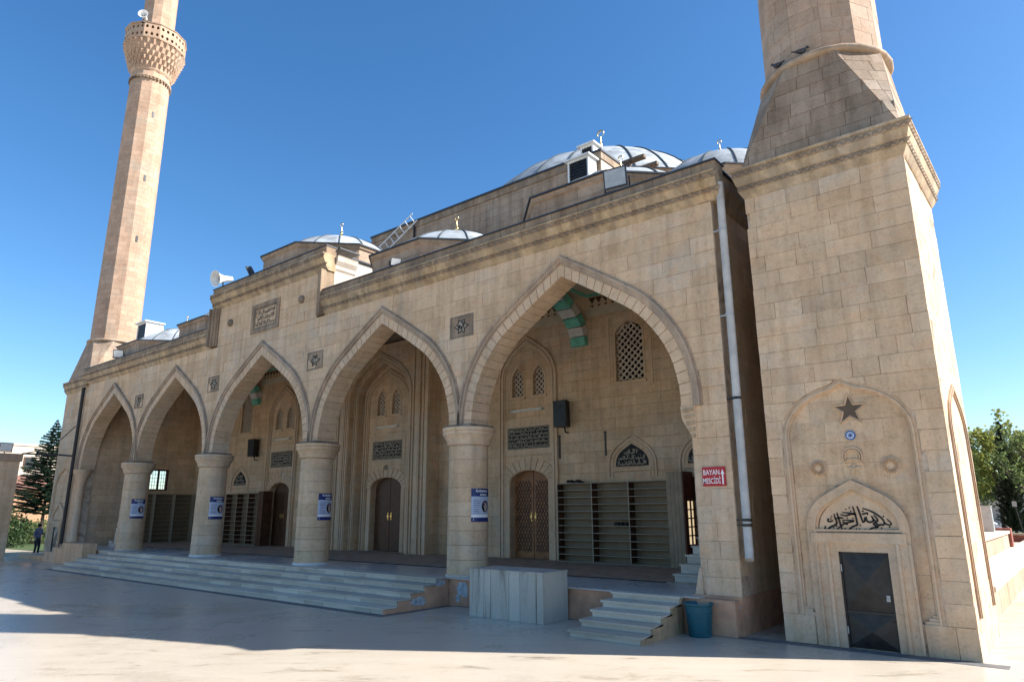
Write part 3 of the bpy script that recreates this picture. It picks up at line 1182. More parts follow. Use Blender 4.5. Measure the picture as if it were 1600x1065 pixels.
# doors
for i, x in enumerate(DX):
    w = (.88, 1.0, .88)[i]
    y = YB + .28
    f = round_fn(x, 3.33, w + .02, .48)
    dr = None
    for s in (-1, 1):
        xa, xb = (x - w, x - .012) if s < 0 else (x + .012, x + w)
        xs = [xa + (xb - xa) * k / 8 for k in range(9)]
        poly = [(xa, ZP + .02), (xb, ZP + .02)] + [(u, f(u)) for u in xs[::-1]]
        mb = MB()
        mb.prism(poly, PY(y), 0, -.06)
        mat = 'wood_dark' if (i == 1 or (i == 0)) else 'wood'
        leaf = mb.build('door', mat, inner)
        if i == 2:
            # carved lozenge grid on the leaf
            g = MB()
            pz = .26
            for sg in (1, -1):
                for k in range(-8, 16):
                    seg = []
                    for q in range(0, 61):
                        z = ZP + .25 + 2.5 * q / 60
                        u = xa + .08 + k * .13 + sg * (z - ZP - .25) * .5
                        if xa + .08 <= u <= xb - .08 and z < f(u) - .12:
                            seg.append((u, z))
                    if len(seg) > 2:
                        a, b_ = np.array(seg[0]), np.array(seg[-1])
                        t = (b_ - a) / np.linalg.norm(b_ - a)
                        nn = np.array([-t[1], t[0]]) * .014
                        g.prism([tuple(a - nn), tuple(b_ - nn), tuple(b_ + nn), tuple(a + nn)], PY(y), .018 + .004 * sg, 0)
            g.build('carving', 'wood_dark', leaf)
        m2 = MB()
        hx = x + s * .1
        m2.box(hx - .025, hx + .025, y - .02, y, 2.0, 2.3)
        m2.tube([(hx, y - .02, 2.05), (hx, y - .07, 2.1), (hx, y - .07, 2.2), (hx, y - .02, 2.25)], .012, 6)
        m2.build('handle', 'gold', leaf)
    # fan of voussoirs
    nv = 13
    for k in range(nv):
        t0, t1 = math.pi * (k + .06) / nv, math.pi * (k + .94) / nv
        def pt(t, o):
            return (x + (w + o) * math.cos(t), 3.33 + (.47 + o) * math.sin(t))
        MB().prism([pt(t0, .03), pt(t1, .03), pt(t1, .46), pt(t0, .46)], PY(YB), .035, -.02).build('door_voussoir', 'stone_smooth', inner)
    for s in (-1, 1):
        xa, xb = sorted((x + s * (w + .01), x + s * (w + .22)))
        MB().box(xa, xb, YB - .03, YB + .02, ZP, 3.3).build('door_jamb', 'stone_smooth', inner)
    # inscription tablet
    ix0, ix1, iz0, iz1 = x - .98, x + .98, 4.58, 5.38
    mb = MB()
    wall(mb, ix0 - .2, ix1 + .2, iz0 - .2, iz1 + .28, YB - .02, .04, [flat_opening(ix0, ix1, iz0, iz1)], back=False)
    tb = mb.build('tablet', 'stone_smooth', inner)
    MB().box(ix0, ix1, YB - .012, YB + .01, iz0, iz1).build('tablet_ground', 'ink', tb)
    mb = MB()
    script_strokes(mb, ix0 + .05, ix1 - .05, iz0 + .05, iz1 - .05, PY(YB - .012), .012, -.002, 20 + i, .03, 5)
    wall(mb, ix0 + .025, ix1 - .025, iz0 + .025, iz1 - .025, YB - .022, .01, [flat_opening(ix0 + .05, ix1 - .05, iz0 + .05, iz1 - .05)], back=False)
    mb.build('tablet_script', 'relief_light', tb)
    # the tall pointed frame round each door
    fw_, fs, fa = (1.36, 7.1, 1.72) if i != 1 else (1.55, 7.1, 1.55)
    mb = MB()
    for o0, o1, d in ((0, .05, .05), (.05, .12, .10), (.12, .18, .06), (.2, .26, .10)):
        arch_band(mb, x, fs, fw_ - .26, fa - .3, o0, o1, PY(YB), d, -.02, legs=fs - ZP)
    mb.build('portal_frame', 'stone_smooth', inner)

# the deep centre portal
x = DX[1]
for k, (hw, yy, ww, zs_, rs) in enumerate(((3.25, YB - .62, 2.0, 7.2, 1.9), (2.1, YB - .36, 1.72, 7.15, 1.72))):
    f = arch_fn(x, zs_, ww, rs)
    mb = MB()
    wall(mb, x - hw, x + hw, ZP, 9.6 - .25 * k, yy, YB - yy - .005, [opening(x, ww - .002, ZP - 1, f)], back=False)
    mb.build('portal_block', 'stone_wall', inner)
    mb = MB()
    for o0, o1, d in ((.03, .1, .05), (.14, .2, .07)):
        arch_band(mb, x, zs_, ww, rs, o0, o1, PY(yy), d, -.02, legs=zs_ - ZP)
    mb.build('portal_moulding', 'stone_smooth', inner)
for s in (-1, 1):
    for a, b_, d in ((2.28, 2.36, .06), (2.42, 2.62, .03), (2.68, 2.76, .08), (2.86, 2.96, .05), (3.08, 3.25, .10)):
        xa, xb = sorted((x + s * a, x + s * b_))
        MB().box(xa, xb, YB - .62 - d, YB - .61, 1.3 if (a > 2.4 and a < 2.5) else ZP, 9.3).build('portal_pilaster', 'stone_smooth', inner)
mb = MB()
mb.lathe([(.11, 0), (.11, .03), (.06, .05), (0, .05)], (0, 0, 0), 14)
o = mb.build('portal_boss', 'stone_soot', inner, smooth=40)
o.rotation_euler = (R(90), 0, 0)
o.location = Vector((x, YB - .03, 4.22)) - WO[mosque]
for v in o.data.vertices:
    v.co += WO[mosque]

# pointed tympana above the shoe racks and the glazed door
for x in (-1.15, 23.18, 25.75):
    w, zs_, rs = .62, 3.78, .72
    mb = MB()
    arch_band(mb, x, zs_, w, rs, .10, .17, PY(YB), .02, -.02, legs=.35)
    arch_band(mb, x, zs_, w, rs, .22, .28, PY(YB), .045, -.02, legs=.35)
    mb.box(x - w - .1, x + w + .1, YB - .05, YB + .02, zs_ - .16, zs_ - .06)
    mb.box(x - w - .05, x + w + .05, YB - .03, YB + .02, zs_ - .34, zs_ - .22)
    ty = mb.build('tympanum', 'stone_smooth', inner)
    f = arch_fn(x, zs_, w, rs)
    poly = [(x + w * .98 * (1 - 2 * k / 24), f(x + w * .98 * (1 - 2 * k / 24))) for k in range(25)]
    MB().prism([(x - w * .98, zs_ - .01), (x + w * .98, zs_ - .01)] + poly, PY(YB), .008, -.01).build('tympanum_ground', 'ink', ty)
    mb = MB()
    script_strokes(mb, x - w + .02, x + w - .02, zs_, zs_ + rs, PY(YB - .008), .012, -.002, int(x * 3) + 50, .032, 4, inside=lambda u: f(u) - .02)
    mb.build('tympanum_script', 'relief_light', ty)

# glazed door
gx0, gx1, gz0, gz1 = 25.0, 26.4, 1.1, 3.35
mb = MB()
wall(mb, gx0, gx1, gz0, gz1, YB + .1, .05, [flat_opening(25.1 + .02, 25.32, 1.36, 2.66), flat_opening(25.42, 25.62, 1.36, 2.66), flat_opening(25.85, 26.05, 1.36, 2.66)])
gd = mb.build('glazed_door', 'wood_dark', inner)
for xa, xb in ((25.12, 25.32), (25.42, 25.62), (25.85, 26.05)):
    MB().box(xa, xb, YB + .13, YB + .14, 1.36, 2.66).build('pane', 'relief_light', gd)
    for k in range(1, 5):
        z = 1.36 + 1.3 * k / 5
        MB().box(xa, xb, YB + .105, YB + .128, z - .018, z + .018).build('glazing_bar', 'wood_dark', gd)

# ---- striped corbels and cross arches under the roof
for x in COLX:
    mbs = {'green_paint': MB(), 'white_paint': MB()}
    cyy, cz, ry, rz = 3.45, 8.05, 2.72, 1.72
    N = 15
    for k in range(N):
        t0, t1 = math.pi * k / N, math.pi * (k + 1) / N
        q = [(cyy + (ry + o) * math.cos(t), cz + (rz + o) * math.sin(t)) for o, t in ((-.16, t0 + .01), (-.16, t1 - .01), (.2, t1 - .01), (.2, t0 + .01))]
        m2 = MB()
        m2.loft([[(x - .3, a, b_) for a, b_ in q], [(x + .3, a, b_) for a, b_ in q]])
        m2.build('arch_stone', 'green_paint' if k % 2 == 0 else 'white_paint', roof)
# painted ceiling borders of each bay
bx = [-6.4] + COLX + [28.3]
for xa, xb in zip(bx, bx[1:]):
    mb = MB()
    for a, b_ in ((.35, .5),):
        mb.box(xa + a, xb - a, 5.95, 6.12, 9.80, 9.848)
        mb.box(xa + a, xb - a, .75, .92, 9.80, 9.848)
        mb.box(xa + a, xa + b_, .92, 5.95, 9.80, 9.848)
        mb.box(xb - b_, xb - a, .92, 5.95, 9.80, 9.848)
    mb.build('ceiling_border', 'green_paint', roof)
    mb = MB()
    n_ = 22
    p = (xb - xa - .8) / n_
    for k in range(n_):
        u = xa + .4 + k * p
        mb.prism([(u, 9.78), (u + p, 9.78), (u + p / 2, 9.55)], PY(YB), .012, -.005)
        mb.prism([(u + p * .25, 9.50), (u + p * .75, 9.50), (u + p * .5, 9.42)], PY(YB), .012, -.005)
    mb.build('zigzag_frieze', 'wood_dark', roof)
    MB().box(xa + .3, xb - .3, YB - .008, YB, 9.1, 9.41).build('frieze_ground', 'ceiling_cream', roof)

# ---- drums and domes
DOME = {}
def dome(x, y, z, rad=2.72, rise=1.25, nseam=16, parent=mosque, drum=True, dz=1.0, seam=.024):
    if drum:
        mb = MB()
        af = rad + .2
        rr = af / math.cos(math.pi / 8)
        mb.lathe([(rr, z - dz), (rr, z - .25), (rr + .07, z - .2), (rr + .1, z - .08)], (x, y, 0), 8, math.pi / 8)
        d = mb.build('drum', 'stone_hall', parent)
        MB().lathe([(rr + .16, z - .08), (rr + .16, z - .03), (rad, z + .03)], (x, y, 0), 8, math.pi / 8).build('flashing', 'flashing', d)
    key = (rad, rise, nseam)
    Rs = (rad * rad + rise * rise) / (2 * rise)
    prof = []
    for k in range(15):
        t = k / 14
        r_ = rad * (1 - t)
        prof.append((max(r_, .001), rise - (Rs - math.sqrt(Rs * Rs - r_ * r_))))
    if key not in DOME:
        a = MB()
        a.lathe([(rad + .03, -.12)] + prof, (0, 0, 0), 64, 0, True)
        b2 = MB()
        path = [(r_ + .01, 0, zz + .012) for r_, zz in prof[:-1]]
        b2.tube(path, seam, 5)
        DOME[key] = (a.mesh('dome_shell', 'lead', 40), b2.mesh('seam', 'lead_seam', 60))
    off = Vector((x, y, z)) - origin_of(parent)
    sh = link('dome', DOME[key][0], parent, off)
    for k in range(nseam):
        s = link('seam', DOME[key][1], sh)
        s.rotation_euler = (0, 0, 2 * math.pi * (k + .35) / nseam)
    # gilt finial with crescent
    zz = rise - .03
    sc = .78 if rad < 4 else 2.1
    fm = MB()
    fm.lathe([(.10 * sc, zz), (.09 * sc, zz + .1 * sc), (.05 * sc, zz + .14 * sc), (.12 * sc, zz + .24 * sc), (.12 * sc, zz + .3 * sc), (.04 * sc, zz + .38 * sc), (.085 * sc, zz + .47 * sc),
              (.085 * sc, zz + .53 * sc), (.03 * sc, zz + .6 * sc), (.05 * sc, zz + .68 * sc), (.02 * sc, zz + .75 * sc), (.015 * sc, zz + .95 * sc)], (0, 0, 0), 12)
    f = link('finial', fm.mesh('finial', 'gold', 50), sh)
    fm = MB()
    pth, rad_ = [], []
    for k in range(15):
        t = R(-60 + 300 * k / 14)
        pth.append((.10 * sc * math.sin(t - R(90)) * 1.0, 0, zz + 1.04 * sc + .10 * sc * math.cos(t - R(90))))
        rad_.append(.006 + .022 * sc * math.sin(math.pi * k / 14))
    fm.tube(pth, rad_, 6)
    link('crescent', fm.mesh('crescent', 'gold', 60), sh)
    return sh
for x in (-3.4, S / 2, 17.75, 24.85):
    dome(x, 3.4, 11.05)
dome(10.66, 3.35, 12.75, dz=3.0)
mb = MB()
mb.box(7.6, 13.75, .9, 6.2, 10.0, 11.9)
mb.build('centre_block', 'stone_pale', mosque)
MB().box(7.5, 13.85, .8, 6.2, 11.9, 11.96).build('flashing', 'flashing', mosque)

# ---- prayer hall behind
mb = MB()
mb.box(8.6, 22.1, 6.75, 9.1, 10, 15.75)
mb.box(9.2, 21.6, 9.1, 26.5, 9, 15.2)
mb.box(-6.5, 28.6, 6.76, 26, 0, 10.0)
hall = mb.build('hall', 'stone_hall', mosque)
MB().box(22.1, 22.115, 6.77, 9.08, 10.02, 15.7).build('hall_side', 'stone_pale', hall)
mb = MB()
mb.box(8.5, 22.2, 6.65, 9.2, 15.75, 15.83)
mb.build('flashing', 'flashing', hall)
mb = MB()
mb.box(8.55, 22.16, 6.70, 9.14, 15.45, 15.75)
mb.build('string_course', 'stone_carved', hall)
mb = MB()
mb.box(22.6, 28.5, 7.2, 13.0, 10.0, 13.0)
mb.build('side_wing', 'stone_hall', hall)
dome(15.5, 17.8, 17.75, rad=7.6, rise=4.15, nseam=28, seam=.05, dz=3.2)
dome(25.7, 9.6, 13.3, rad=3.2, rise=2.0, dz=1.0)
# vertical pipe on the hall wall
mb = MB()
mb.tube([(11.75, 6.68, 14.0), (11.75, 6.68, 15.45), (11.68, 6.72, 15.6), (11.5, 6.8, 15.72)], .05, 8)
mb.build('wall_pipe', 'pipe_black', hall, smooth=60)

# recessed wall added to stop sun leaking between porch and minaret base
MB().box(XR - .02, 29.775, 2.85, 3.1, 0, 9.0).build('sun_stop_wall', 'stone_wall', mosque)

# ---- drainpipes
def pipe_run(path, r_, mat, parent):
    m2 = MB()
    m2.tube(path, r_, 14)
    p = m2.build('drainpipe', mat, parent, smooth=60)
    return p
dp = pipe_run([(29.22, .02, 9.5), (29.22, .02, 6.0), (29.20, .02, 1.55), (29.22, -.05, 1.42)], .085, 'pipe_grey', mosque)
for z in (2.05, 2.15, 4.6, 6.4, 8.35):
    m2 = MB()
    m2.lathe([(.087, z), (.095, z + .005), (.095, z + .05), (.087, z + .055)], (29.21, .02, 0), 14)
    m2.box(29.0, 29.13, .0, .04, z + .01, z + .04)
    m2.build('pipe_clip', 'grey_metal' if z > 5 else 'dark_metal', dp)
pipe_run([(-7.05, -.12, 9.0), (-7.05, -.12, 5), (-7.05, -.12, .8)], .085, 'pipe_black', mosque)

# ---- steps in front of the porch
steps = thing('entrance_steps', 'broad flight of five pale marble steps running along the porch', 'steps', (10, -1.6, 0))
nst = 5
rh = ZP / nst
for k in range(nst):
    yf = -2.45 + k * .44
    xl, xr = -.62 + .03 * k, 21.2 + .0 * k
    mb = MB()
    mb.box(xl + .03, xr - .03, yf + .03, -.3, .002 + (k * rh - .002 if k else 0), (k + 1) * rh - .035)
    st = mb.build('step', 'plaster', steps)
    x = xl
    while x < xr - .01:
        w = min(rng.choice((.62, .8, .95, 1.1, 1.3)), xr - x)
        if xr - x - w < .35:
            w = xr - x
        j = rng.uniform(-.003, .003)
        MB().box(x + .006, x + w - .006, yf + .004 + j, yf + .03, k * rh + .004, (k + 1) * rh - .04).build('riser_slab', 'marble_step', st)
        x += w
    x = xl
    while x < xr - .01:
        w = min(rng.uniform(1.0, 1.6), xr - x)
        if xr - x - w < .4:
            w = xr - x
        yb = yf + .475 if k < nst - 1 else -.332
        MB().box(x + .004, x + w - .004, yf - .022 + rng.uniform(-.003, .003), yb, (k + 1) * rh - .034, (k + 1) * rh + rng.uniform(-.002, 0)).build('tread_slab', 'marble_step', st)
        x += w
# plaster cheek at the right end of the steps
mb = MB()
ck = [(-2.46, 0), (-2.46, rh * .9)]
for k in range(nst):
    yf = -2.45 + k * .44
    ck += [(yf + .02, (k + 1) * rh - .04)]
    ck += [(yf + .45, (k + 1) * rh - .04)]
ck += [(-.3, ZP - .04), (-.3, 0)]
mb.loft([[(21.205, y, z) for y, z in ck], [(21.26, y, z) for y, z in ck]])
chk = mb.build('cheek_wall', 'plaster', steps)
PXs = PX(21.26)
MB().prism(blob((-1.35, .2), .3, .11, 31), PXs, .006, -.01).build('peeled_patch', 'peeled', chk)
MB().prism(blob((-.62, .57), .2, .08, 33), PXs, .006, -.01).build('peeled_patch', 'peeled', chk)

# ---- the small flight at the right
st2 = thing('side_steps', 'short flight of five marble steps beside the blue bucket', 'steps', (27.1, -1, 0))
for k in range(5):
    yf = -2.1 + k * .41
    mb = MB()
    mb.box(26.32, 27.86, yf + .02, -.36, k * rh + .002, (k + 1) * rh - .045)
    mb.build('riser', 'marble_step', st2)
    MB().box(26.29, 27.9, yf - .02, (yf + .44 if k < 4 else -.335), (k + 1) * rh - .044, (k + 1) * rh - (.004 if k == 4 else 0)).build('tread', 'marble_step', st2)
mb = MB()
ck = [(-2.08, 0)]
for k in range(5):
    yf = -2.1 + k * .41
    ck += [(yf + .03, k * rh + .0 if k else 0.02), (yf + .03, (k + 1) * rh - .05)]
ck += [(-.36, ZP - .05), (-.36, 0)]
mb.loft([[(27.862, y, z) for y, z in ck], [(27.9, y, z) for y, z in ck]])
mb.build('cheek_wall', 'stone_ochre', st2)

# ---- inner marble stair by the pier
st3 = thing('inner_stair', 'narrow marble stair rising behind the right hand pier', 'stair', (27.4, 2.5, ZP))
for k in range(7):
    yf = 1.95 + k * .36
    mb = MB()
    mb.box(26.6, 28.3, yf, 4.6, ZP + k * .2 + (.02 if k == 0 else 0), ZP + (k + 1) * .2 - .035)
    mb.build('riser', 'marble_step', st3)
    MB().box(26.56, 28.3, yf - .025, yf + .38 if k < 6 else 4.6, ZP + (k + 1) * .2 - .034, ZP + (k + 1) * .2).build('tread', 'marble_step', st3)

# ---- left plinth in front of the first arch
mb = MB()
mb.box(-10.4, -6.6, -.95, -.06, 0, .24)
lp = mb.build('plinth', 'stone_wall', mosque)
for a, b_, z in ((-6.6, -5.4, .46), (-5.4, -4.3, .69), (-4.3, -1.75, .95)):
    MB().box(a, b_, -.95, -.34, 0, z).build('plinth_block', 'stone', lp)
# ================================================================== minarets
def ngon(c, r_, n, z, ph):
    return [(c[0] + r_ * math.cos(ph + 2 * math.pi * i / n), c[1] + r_ * math.sin(ph + 2 * math.pi * i / n), z) for i in range(n)]

BISM = [[(1290, 490), (1350, 590), (1330, 640), (1270, 620), (1250, 590), (1220, 640), (1180, 630), (1150, 655), (1100, 590), (1070, 620), (1110, 680), (1130, 700), (1040, 720), (960, 790), (920, 780), (925, 740)],
        [(920, 215), (1050, 290), (1150, 390), (1220, 490), (1250, 600)],
        [(1090, 390), (1140, 500), (1130, 550), (1090, 530), (1050, 410)],
        [(1050, 410), (1075, 520), (1030, 570), (980, 560), (960, 490), (970, 430)],
        [(940, 440), (930, 540), (895, 580)],
        [(830, 155), (850, 260), (875, 420), (900, 590)],
        [(760, 165), (775, 280), (790, 400), (800, 560), (800, 640), (720, 690), (640, 780), (590, 770), (590, 720)],
        [(560, 520), (700, 530), (750, 545), (640, 590), (560, 640), (450, 760)],
        [(560, 560), (640, 640)],
        [(570, 325), (680, 335), (800, 370), (720, 365), (620, 410), (540, 370)],
        [(430, 360), (440, 480), (460, 560), (440, 640), (350, 700), (280, 780), (245, 740), (260, 680)],
        [(480, 330), (500, 480), (520, 640), (540, 780)],
        [(400, 530), (340, 565), (310, 530), (330, 480)],
        [(440, 490), (520, 460), (580, 470)], [(900, 370), (1000, 330)], [(910, 275), (930, 300)]]
BDOT = [(720, 290), (640, 240), (700, 200), (380, 430), (365, 490), (1240, 425), (1320, 690), (850, 650), (450, 680), (395, 720), (990, 370), (645, 470), (740, 480), (1190, 720), (780, 750), (830, 745)]

def minaret(x0, label, detail, zoff=0.0, group=None):
    W_ = 3.08
    x1 = x0 + W_
    D = 3.15
    cx, cy = x0 + W_ / 2, .02 + D / 2
    ZB = 8.92
    root = thing('minaret', label, 'minaret', (cx, cy, 0))
    X = lambda v: x0 + (v - 29.76)          # positions noted on the right-hand tower
    # niche and door in the front face
    nx0, nx1, nz0, nzs, nza = X(30.06), X(32.40), .5, 3.72, 4.78
    nxc, nw = (nx0 + nx1) / 2, (nx1 - nx0) / 2
    nf = round_fn(nxc, nzs, nw, nza - nzs - .1)
    def nfo(x):                              # round head with a small point
        d = abs(x - nxc)
        return nf(x) + max(0, .1 - d * .42)
    nfo.w = nw
    mb = MB()
    wall(mb, x0 + .02, x1 - .02, 0, ZB + .1, .02, .06, [dict(x0=nx0, x1=nx1, zb=nz0, top=nfo), flat_opening(X(30.86), X(31.68), -1, nz0 + .001)], back=False, edges=False)
    mb.box(x0 + .02, x1 - .02, .08, D, 0, ZB + .1)
    base = mb.build('tower', 'stone_core' if detail else 'stone_wall', root)
    # inner door surround
    ax0, ax1, azs, aza = X(30.36), X(32.06), 2.02, 2.9
    axc, aw = (ax0 + ax1) / 2, (ax1 - ax0) / 2
    af = arch_fn(axc, azs, aw, aza - azs)
    dx0, dx1, dz = X(30.86), X(31.68), 1.63
    tx0, tx1 = X(30.56), X(31.90)
    tf = arch_fn((tx0 + tx1) / 2, 1.97, (tx1 - tx0) / 2, .74)
    if detail:
        blocks(base, PY(0), x0, x1, nza, ZB, .36, .66)
        blocks(base, PY(0), x0, x1, nzs, nza, .385, .82, lo=lambda u: nfo(u) + .02 if nx0 - .02 < u < nx1 + .02 else -9)
        blocks(base, PY(0), x0, nx0 - .02, nz0, nzs, .36, .6)
        blocks(base, PY(0), nx1 + .02, x1, nz0, nzs, .36, .6)
        blocks(base, PY(0), x0, ax0 - .03, 0.0, nz0, .5, .7)
        blocks(base, PY(0), ax1 + .03, x1, 0.0, nz0, .5, .7)
        hin = lambda u: nfo(u) - .12
        lin = lambda u: (af(u) + .02 if abs(u - axc) < aw else -9)
        blocks(base, PY(.075), nx0 + .13, nx1 - .13, azs, nza, .385, .8, lo=lin, hi=hin, depth=.03)
        blocks(base, PY(.075), nx0 + .13, ax0 - .02, nz0 + .05, azs, .36, .8, depth=.03)
        blocks(base, PY(.075), ax1 + .02, nx1 - .13, nz0 + .05, azs, .36, .8, depth=.03)
        blocks(base, PX(x1 - .02), .02, D, 0, ZB, .36, .8, depth=.03)
    else:
        pass
    # stepped moulding of the niche
    mb = MB()
    for o0, o1, d in ((.0, .05, -.03), (.05, .085, .0), (.085, .12, -.045)):
        pts_i, pts_o = [], []
        for i in range(41):
            t = math.pi * i / 40
            pk = max(0, .1 - abs(nw * math.cos(t)) * .42)
            for arr, o in ((pts_o, o0), (pts_i, o1)):
                arr.append((nxc + (nw - o) * math.cos(t), nzs + (nza - nzs - .1 - o) * math.sin(t) + pk))
        pts_i = [(pts_i[0][0], nz0)] + pts_i + [(pts_i[-1][0], nz0)]
        pts_o = [(pts_o[0][0], nz0)] + pts_o + [(pts_o[-1][0], nz0)]
        band(mb, pts_i, pts_o, PY(.0), d, -.08)
    for s in (-1, 1):
        xe = nxc + s * nw
        for k in range(3):
            a, b_ = sorted((xe, xe - s * (.30 - .06 * k)))
            mb.box(a, b_, .02 + .018 * k, .09, nz0 + .05 * k, nz0 + .05 * (k + 1))
    mb.build('niche_moulding', 'stone_smooth', base)
    # door surround
    mb = MB()
    pf = PY(.0)
    zz = 0.0
    wall(mb, ax0, ax1, 0, azs, -.02, .1, [flat_opening(dx0, dx1, -1, dz)], back=False)
    arch_band(mb, axc, azs, aw, aza - azs, -.15, 0, pf, .02, -.08)
    arch_band(mb, axc, azs, aw, aza - azs, -.19, -.15, pf, -.02, -.08)
    sur = mb.build('door_surround', 'stone_smooth', base)
    mb = MB()
    poly = [(tx1 - (tx1 - tx0) * k / 24, tf(min(tx1 - 1e-3, max(tx0 + 1e-3, tx1 - (tx1 - tx0) * k / 24)))) for k in range(25)]
    mb.prism([(tx0, azs)] + [(tx1, azs)] + [p for p in poly if p[1] > azs], pf, -.045, -.08)
    tym = mb.build('tympanum', 'stone_smooth', base)
    MB().box(ax0 + .06, ax1 - .06, -.045, 0, 1.78, 1.955).build('lintel', 'stone_smooth', sur)
    for s in (-1, 1):
        for o, wd, d in ((.0, .05, .035), (.2, .04, .03)):
            xe = (dx0 if s < 0 else dx1) + s * (.14 + o)
            MB().box(min(xe, xe + s * wd), max(xe, xe + s * wd), -.02 - d, 0, 0.02, 1.78).build('jamb_moulding', 'stone_smooth', sur)
    MB().box(tx0 - .04, tx1 + .04, -.022, .05, 1.958, 1.985).build('ledge', 'stone_soot', sur)
    # iron door folded to a shallow cross
    mb = MB()
    q = [(dx0, .07, .03), (dx1, .07, .03), (dx1, .07, dz), (dx0, .07, dz)]
    xm = (dx0 + dx1) / 2
    mb.add([(dx0, .05, .62), (dx1, .05, .62), (dx1, .05, dz), (dx0, .05, dz), (xm, -.03, 1.12)], [(0, 1, 4), (1, 2, 4), (2, 3, 4), (3, 0, 4)])
    mb.add([(dx0, .05, .02), (dx1, .05, .02), (dx1, .05, .6), (dx0, .05, .6), (xm, -.01, .3)], [(0, 1, 4), (1, 2, 4), (2, 3, 4), (3, 0, 4)])
    mb.box(dx0, dx1, .055, .075, 0.01, dz)
    mb.box(dx0 + .02, dx1 - .02, .03, .06, .59, .63)
    dr = mb.build('door', 'dark_metal', base)
    m2 = MB()
    for s, xx in ((-1, dx0), (1, dx1)):
        a, b_ = sorted((xx, xx - s * .03))
        m2.box(a, b_, .02, .06, 0.01, dz)
    m2.box(dx0, dx1, .02, .06, dz - .03, dz)
    m2.build('door_frame', 'dark_panel', dr)
    m2 = MB()
    m2.box(dx1 - .12, dx1 - .06, .0, .05, .82, .92)
    m2.tube([(dx1 - .1, 0, .85), (dx1 - .1, -.03, .86), (dx1 - .1, -.03, .89), (dx1 - .1, 0, .9)], .008, 6)
    m2.build('hasp', 'grey_metal', dr)
    for zz_ in (.3, 1.35):
        m2 = MB()
        m2.tube([(dx0 + .015, .015, zz_ - .06), (dx0 + .015, .015, zz_ + .06)], .014, 8)
        m2.build('hinge', 'grey_metal', dr)
    if detail:
        # calligraphy on the tympanum, painted in relief
        Pc = lambda u, v, d: (u, .045 - d, v)
        def mp(q):
            return (X(30.66 + (q[0] - 240) / 1150 * 1.16), 1.995 + (800 - q[1]) / 650 * .44)
        mb = MB()
        for st in BISM:
            p = [mp(q) for q in st]
            if len(p) > 2:
                p = [tuple(t) for t in _catmull(p, 4)]
            mb.ribbon(p, .032, Pc, .012, -.004)
        for q in BDOT:
            u, v = mp(q)
            mb.prism([(u - .014, v), (u, v - .016), (u + .014, v), (u, v + .016)], Pc, .012, -.004)
        mb.build('calligraphy', 'ink', tym)
        # shallow star, shade of a deep recess painted on its floor, with grooves running past its points
        sx, sz = X(31.32), 4.19
        f2 = .075 - .008
        pts = []
        for i in range(10):
            t = R(90 + 36 * i)
            r_ = .245 if i % 2 == 0 else .1
            pts.append((sx + r_ * math.cos(t), sz + r_ * math.sin(t)))
        mb = MB()
        Pn = PY(.075)
        n_ = len(pts)
        big = [(sx + (p[0] - sx) * 1.28, sz + (p[1] - sz) * 1.28) for p in pts]
        for i in range(n_):
            a, b_, c, d = pts[i], pts[(i + 1) % n_], big[(i + 1) % n_], big[i]
            mb.add([Pn(*a, .004), Pn(*b_, .004), Pn(*c, .03), Pn(*d, .03), Pn(*c, -.01), Pn(*d, -.01)], [(0, 1, 2, 3), (3, 2, 4, 5)])
        star = mb.build('star', 'stone_smooth', base)
        mb = MB()
        mb.prism(pts, Pn, .009, 0.0)
        mb.build('star_shade', 'recess_shade', star)
        # ceramic roundel
        def disc(c, r_, d0, d1, n=28):
            return MB().prism([(c[0] + r_ * math.cos(2 * math.pi * i / n), c[1] + r_ * math.sin(2 * math.pi * i / n)) for i in range(n)], Pn, d0, d1)
        rd = disc((X(31.29), 3.71), .088, .03, 0).build('roundel', 'blue_tile', base)
        disc((X(31.29), 3.71), .062, .034, .02).build('roundel_field', 'white_tile', rd)
        m2 = MB()
        for i in range(9):
            t = 2 * math.pi * i / 9
            m2.ribbon([(X(31.29), 3.71), (X(31.29) + .03 * math.cos(t), 3.71 + .03 * math.sin(t)), (X(31.29) + .055 * math.cos(t + .5), 3.71 + .055 * math.sin(t + .5))], .013, Pn, .038, .03)
        m2.build('roundel_motif', 'blue_tile', rd)
        # crescent and star
        mb = MB()
        c0 = (X(31.28), 3.32)
        for rr, wd in ((.165, .03), (.125, .022)):
            mb.ribbon([(c0[0] + rr * math.cos(t), c0[1] + rr * math.sin(t)) for t in [R(-25 + 230 * i / 22) for i in range(23)]], wd, Pn, .035, -.002)
        mb.ribbon([(c0[0] + .16 * math.cos(t), c0[1] - .14 + .09 * math.sin(t)) for t in [R(10 + 160 * i / 14) for i in range(15)]], .025, Pn, .035, -.002)
        s0 = (X(31.28), 3.1)
        pts = [(s0[0] + (.15 if i % 2 == 0 else .06) * math.cos(R(90 + 36 * i)), s0[1] + (.15 if i % 2 == 0 else .06) * math.sin(R(90 + 36 * i))) for i in range(10)]
        k0 = len(mb.v)
        mb.add([Pn(*p, .006 if i % 2 == 0 else .012) for i, p in enumerate(pts)] + [Pn(*s0, .05)], [(i, (i + 1) % 10, 10) for i in range(10)])
        mb.build('crescent_and_star', 'stone_smooth', base)
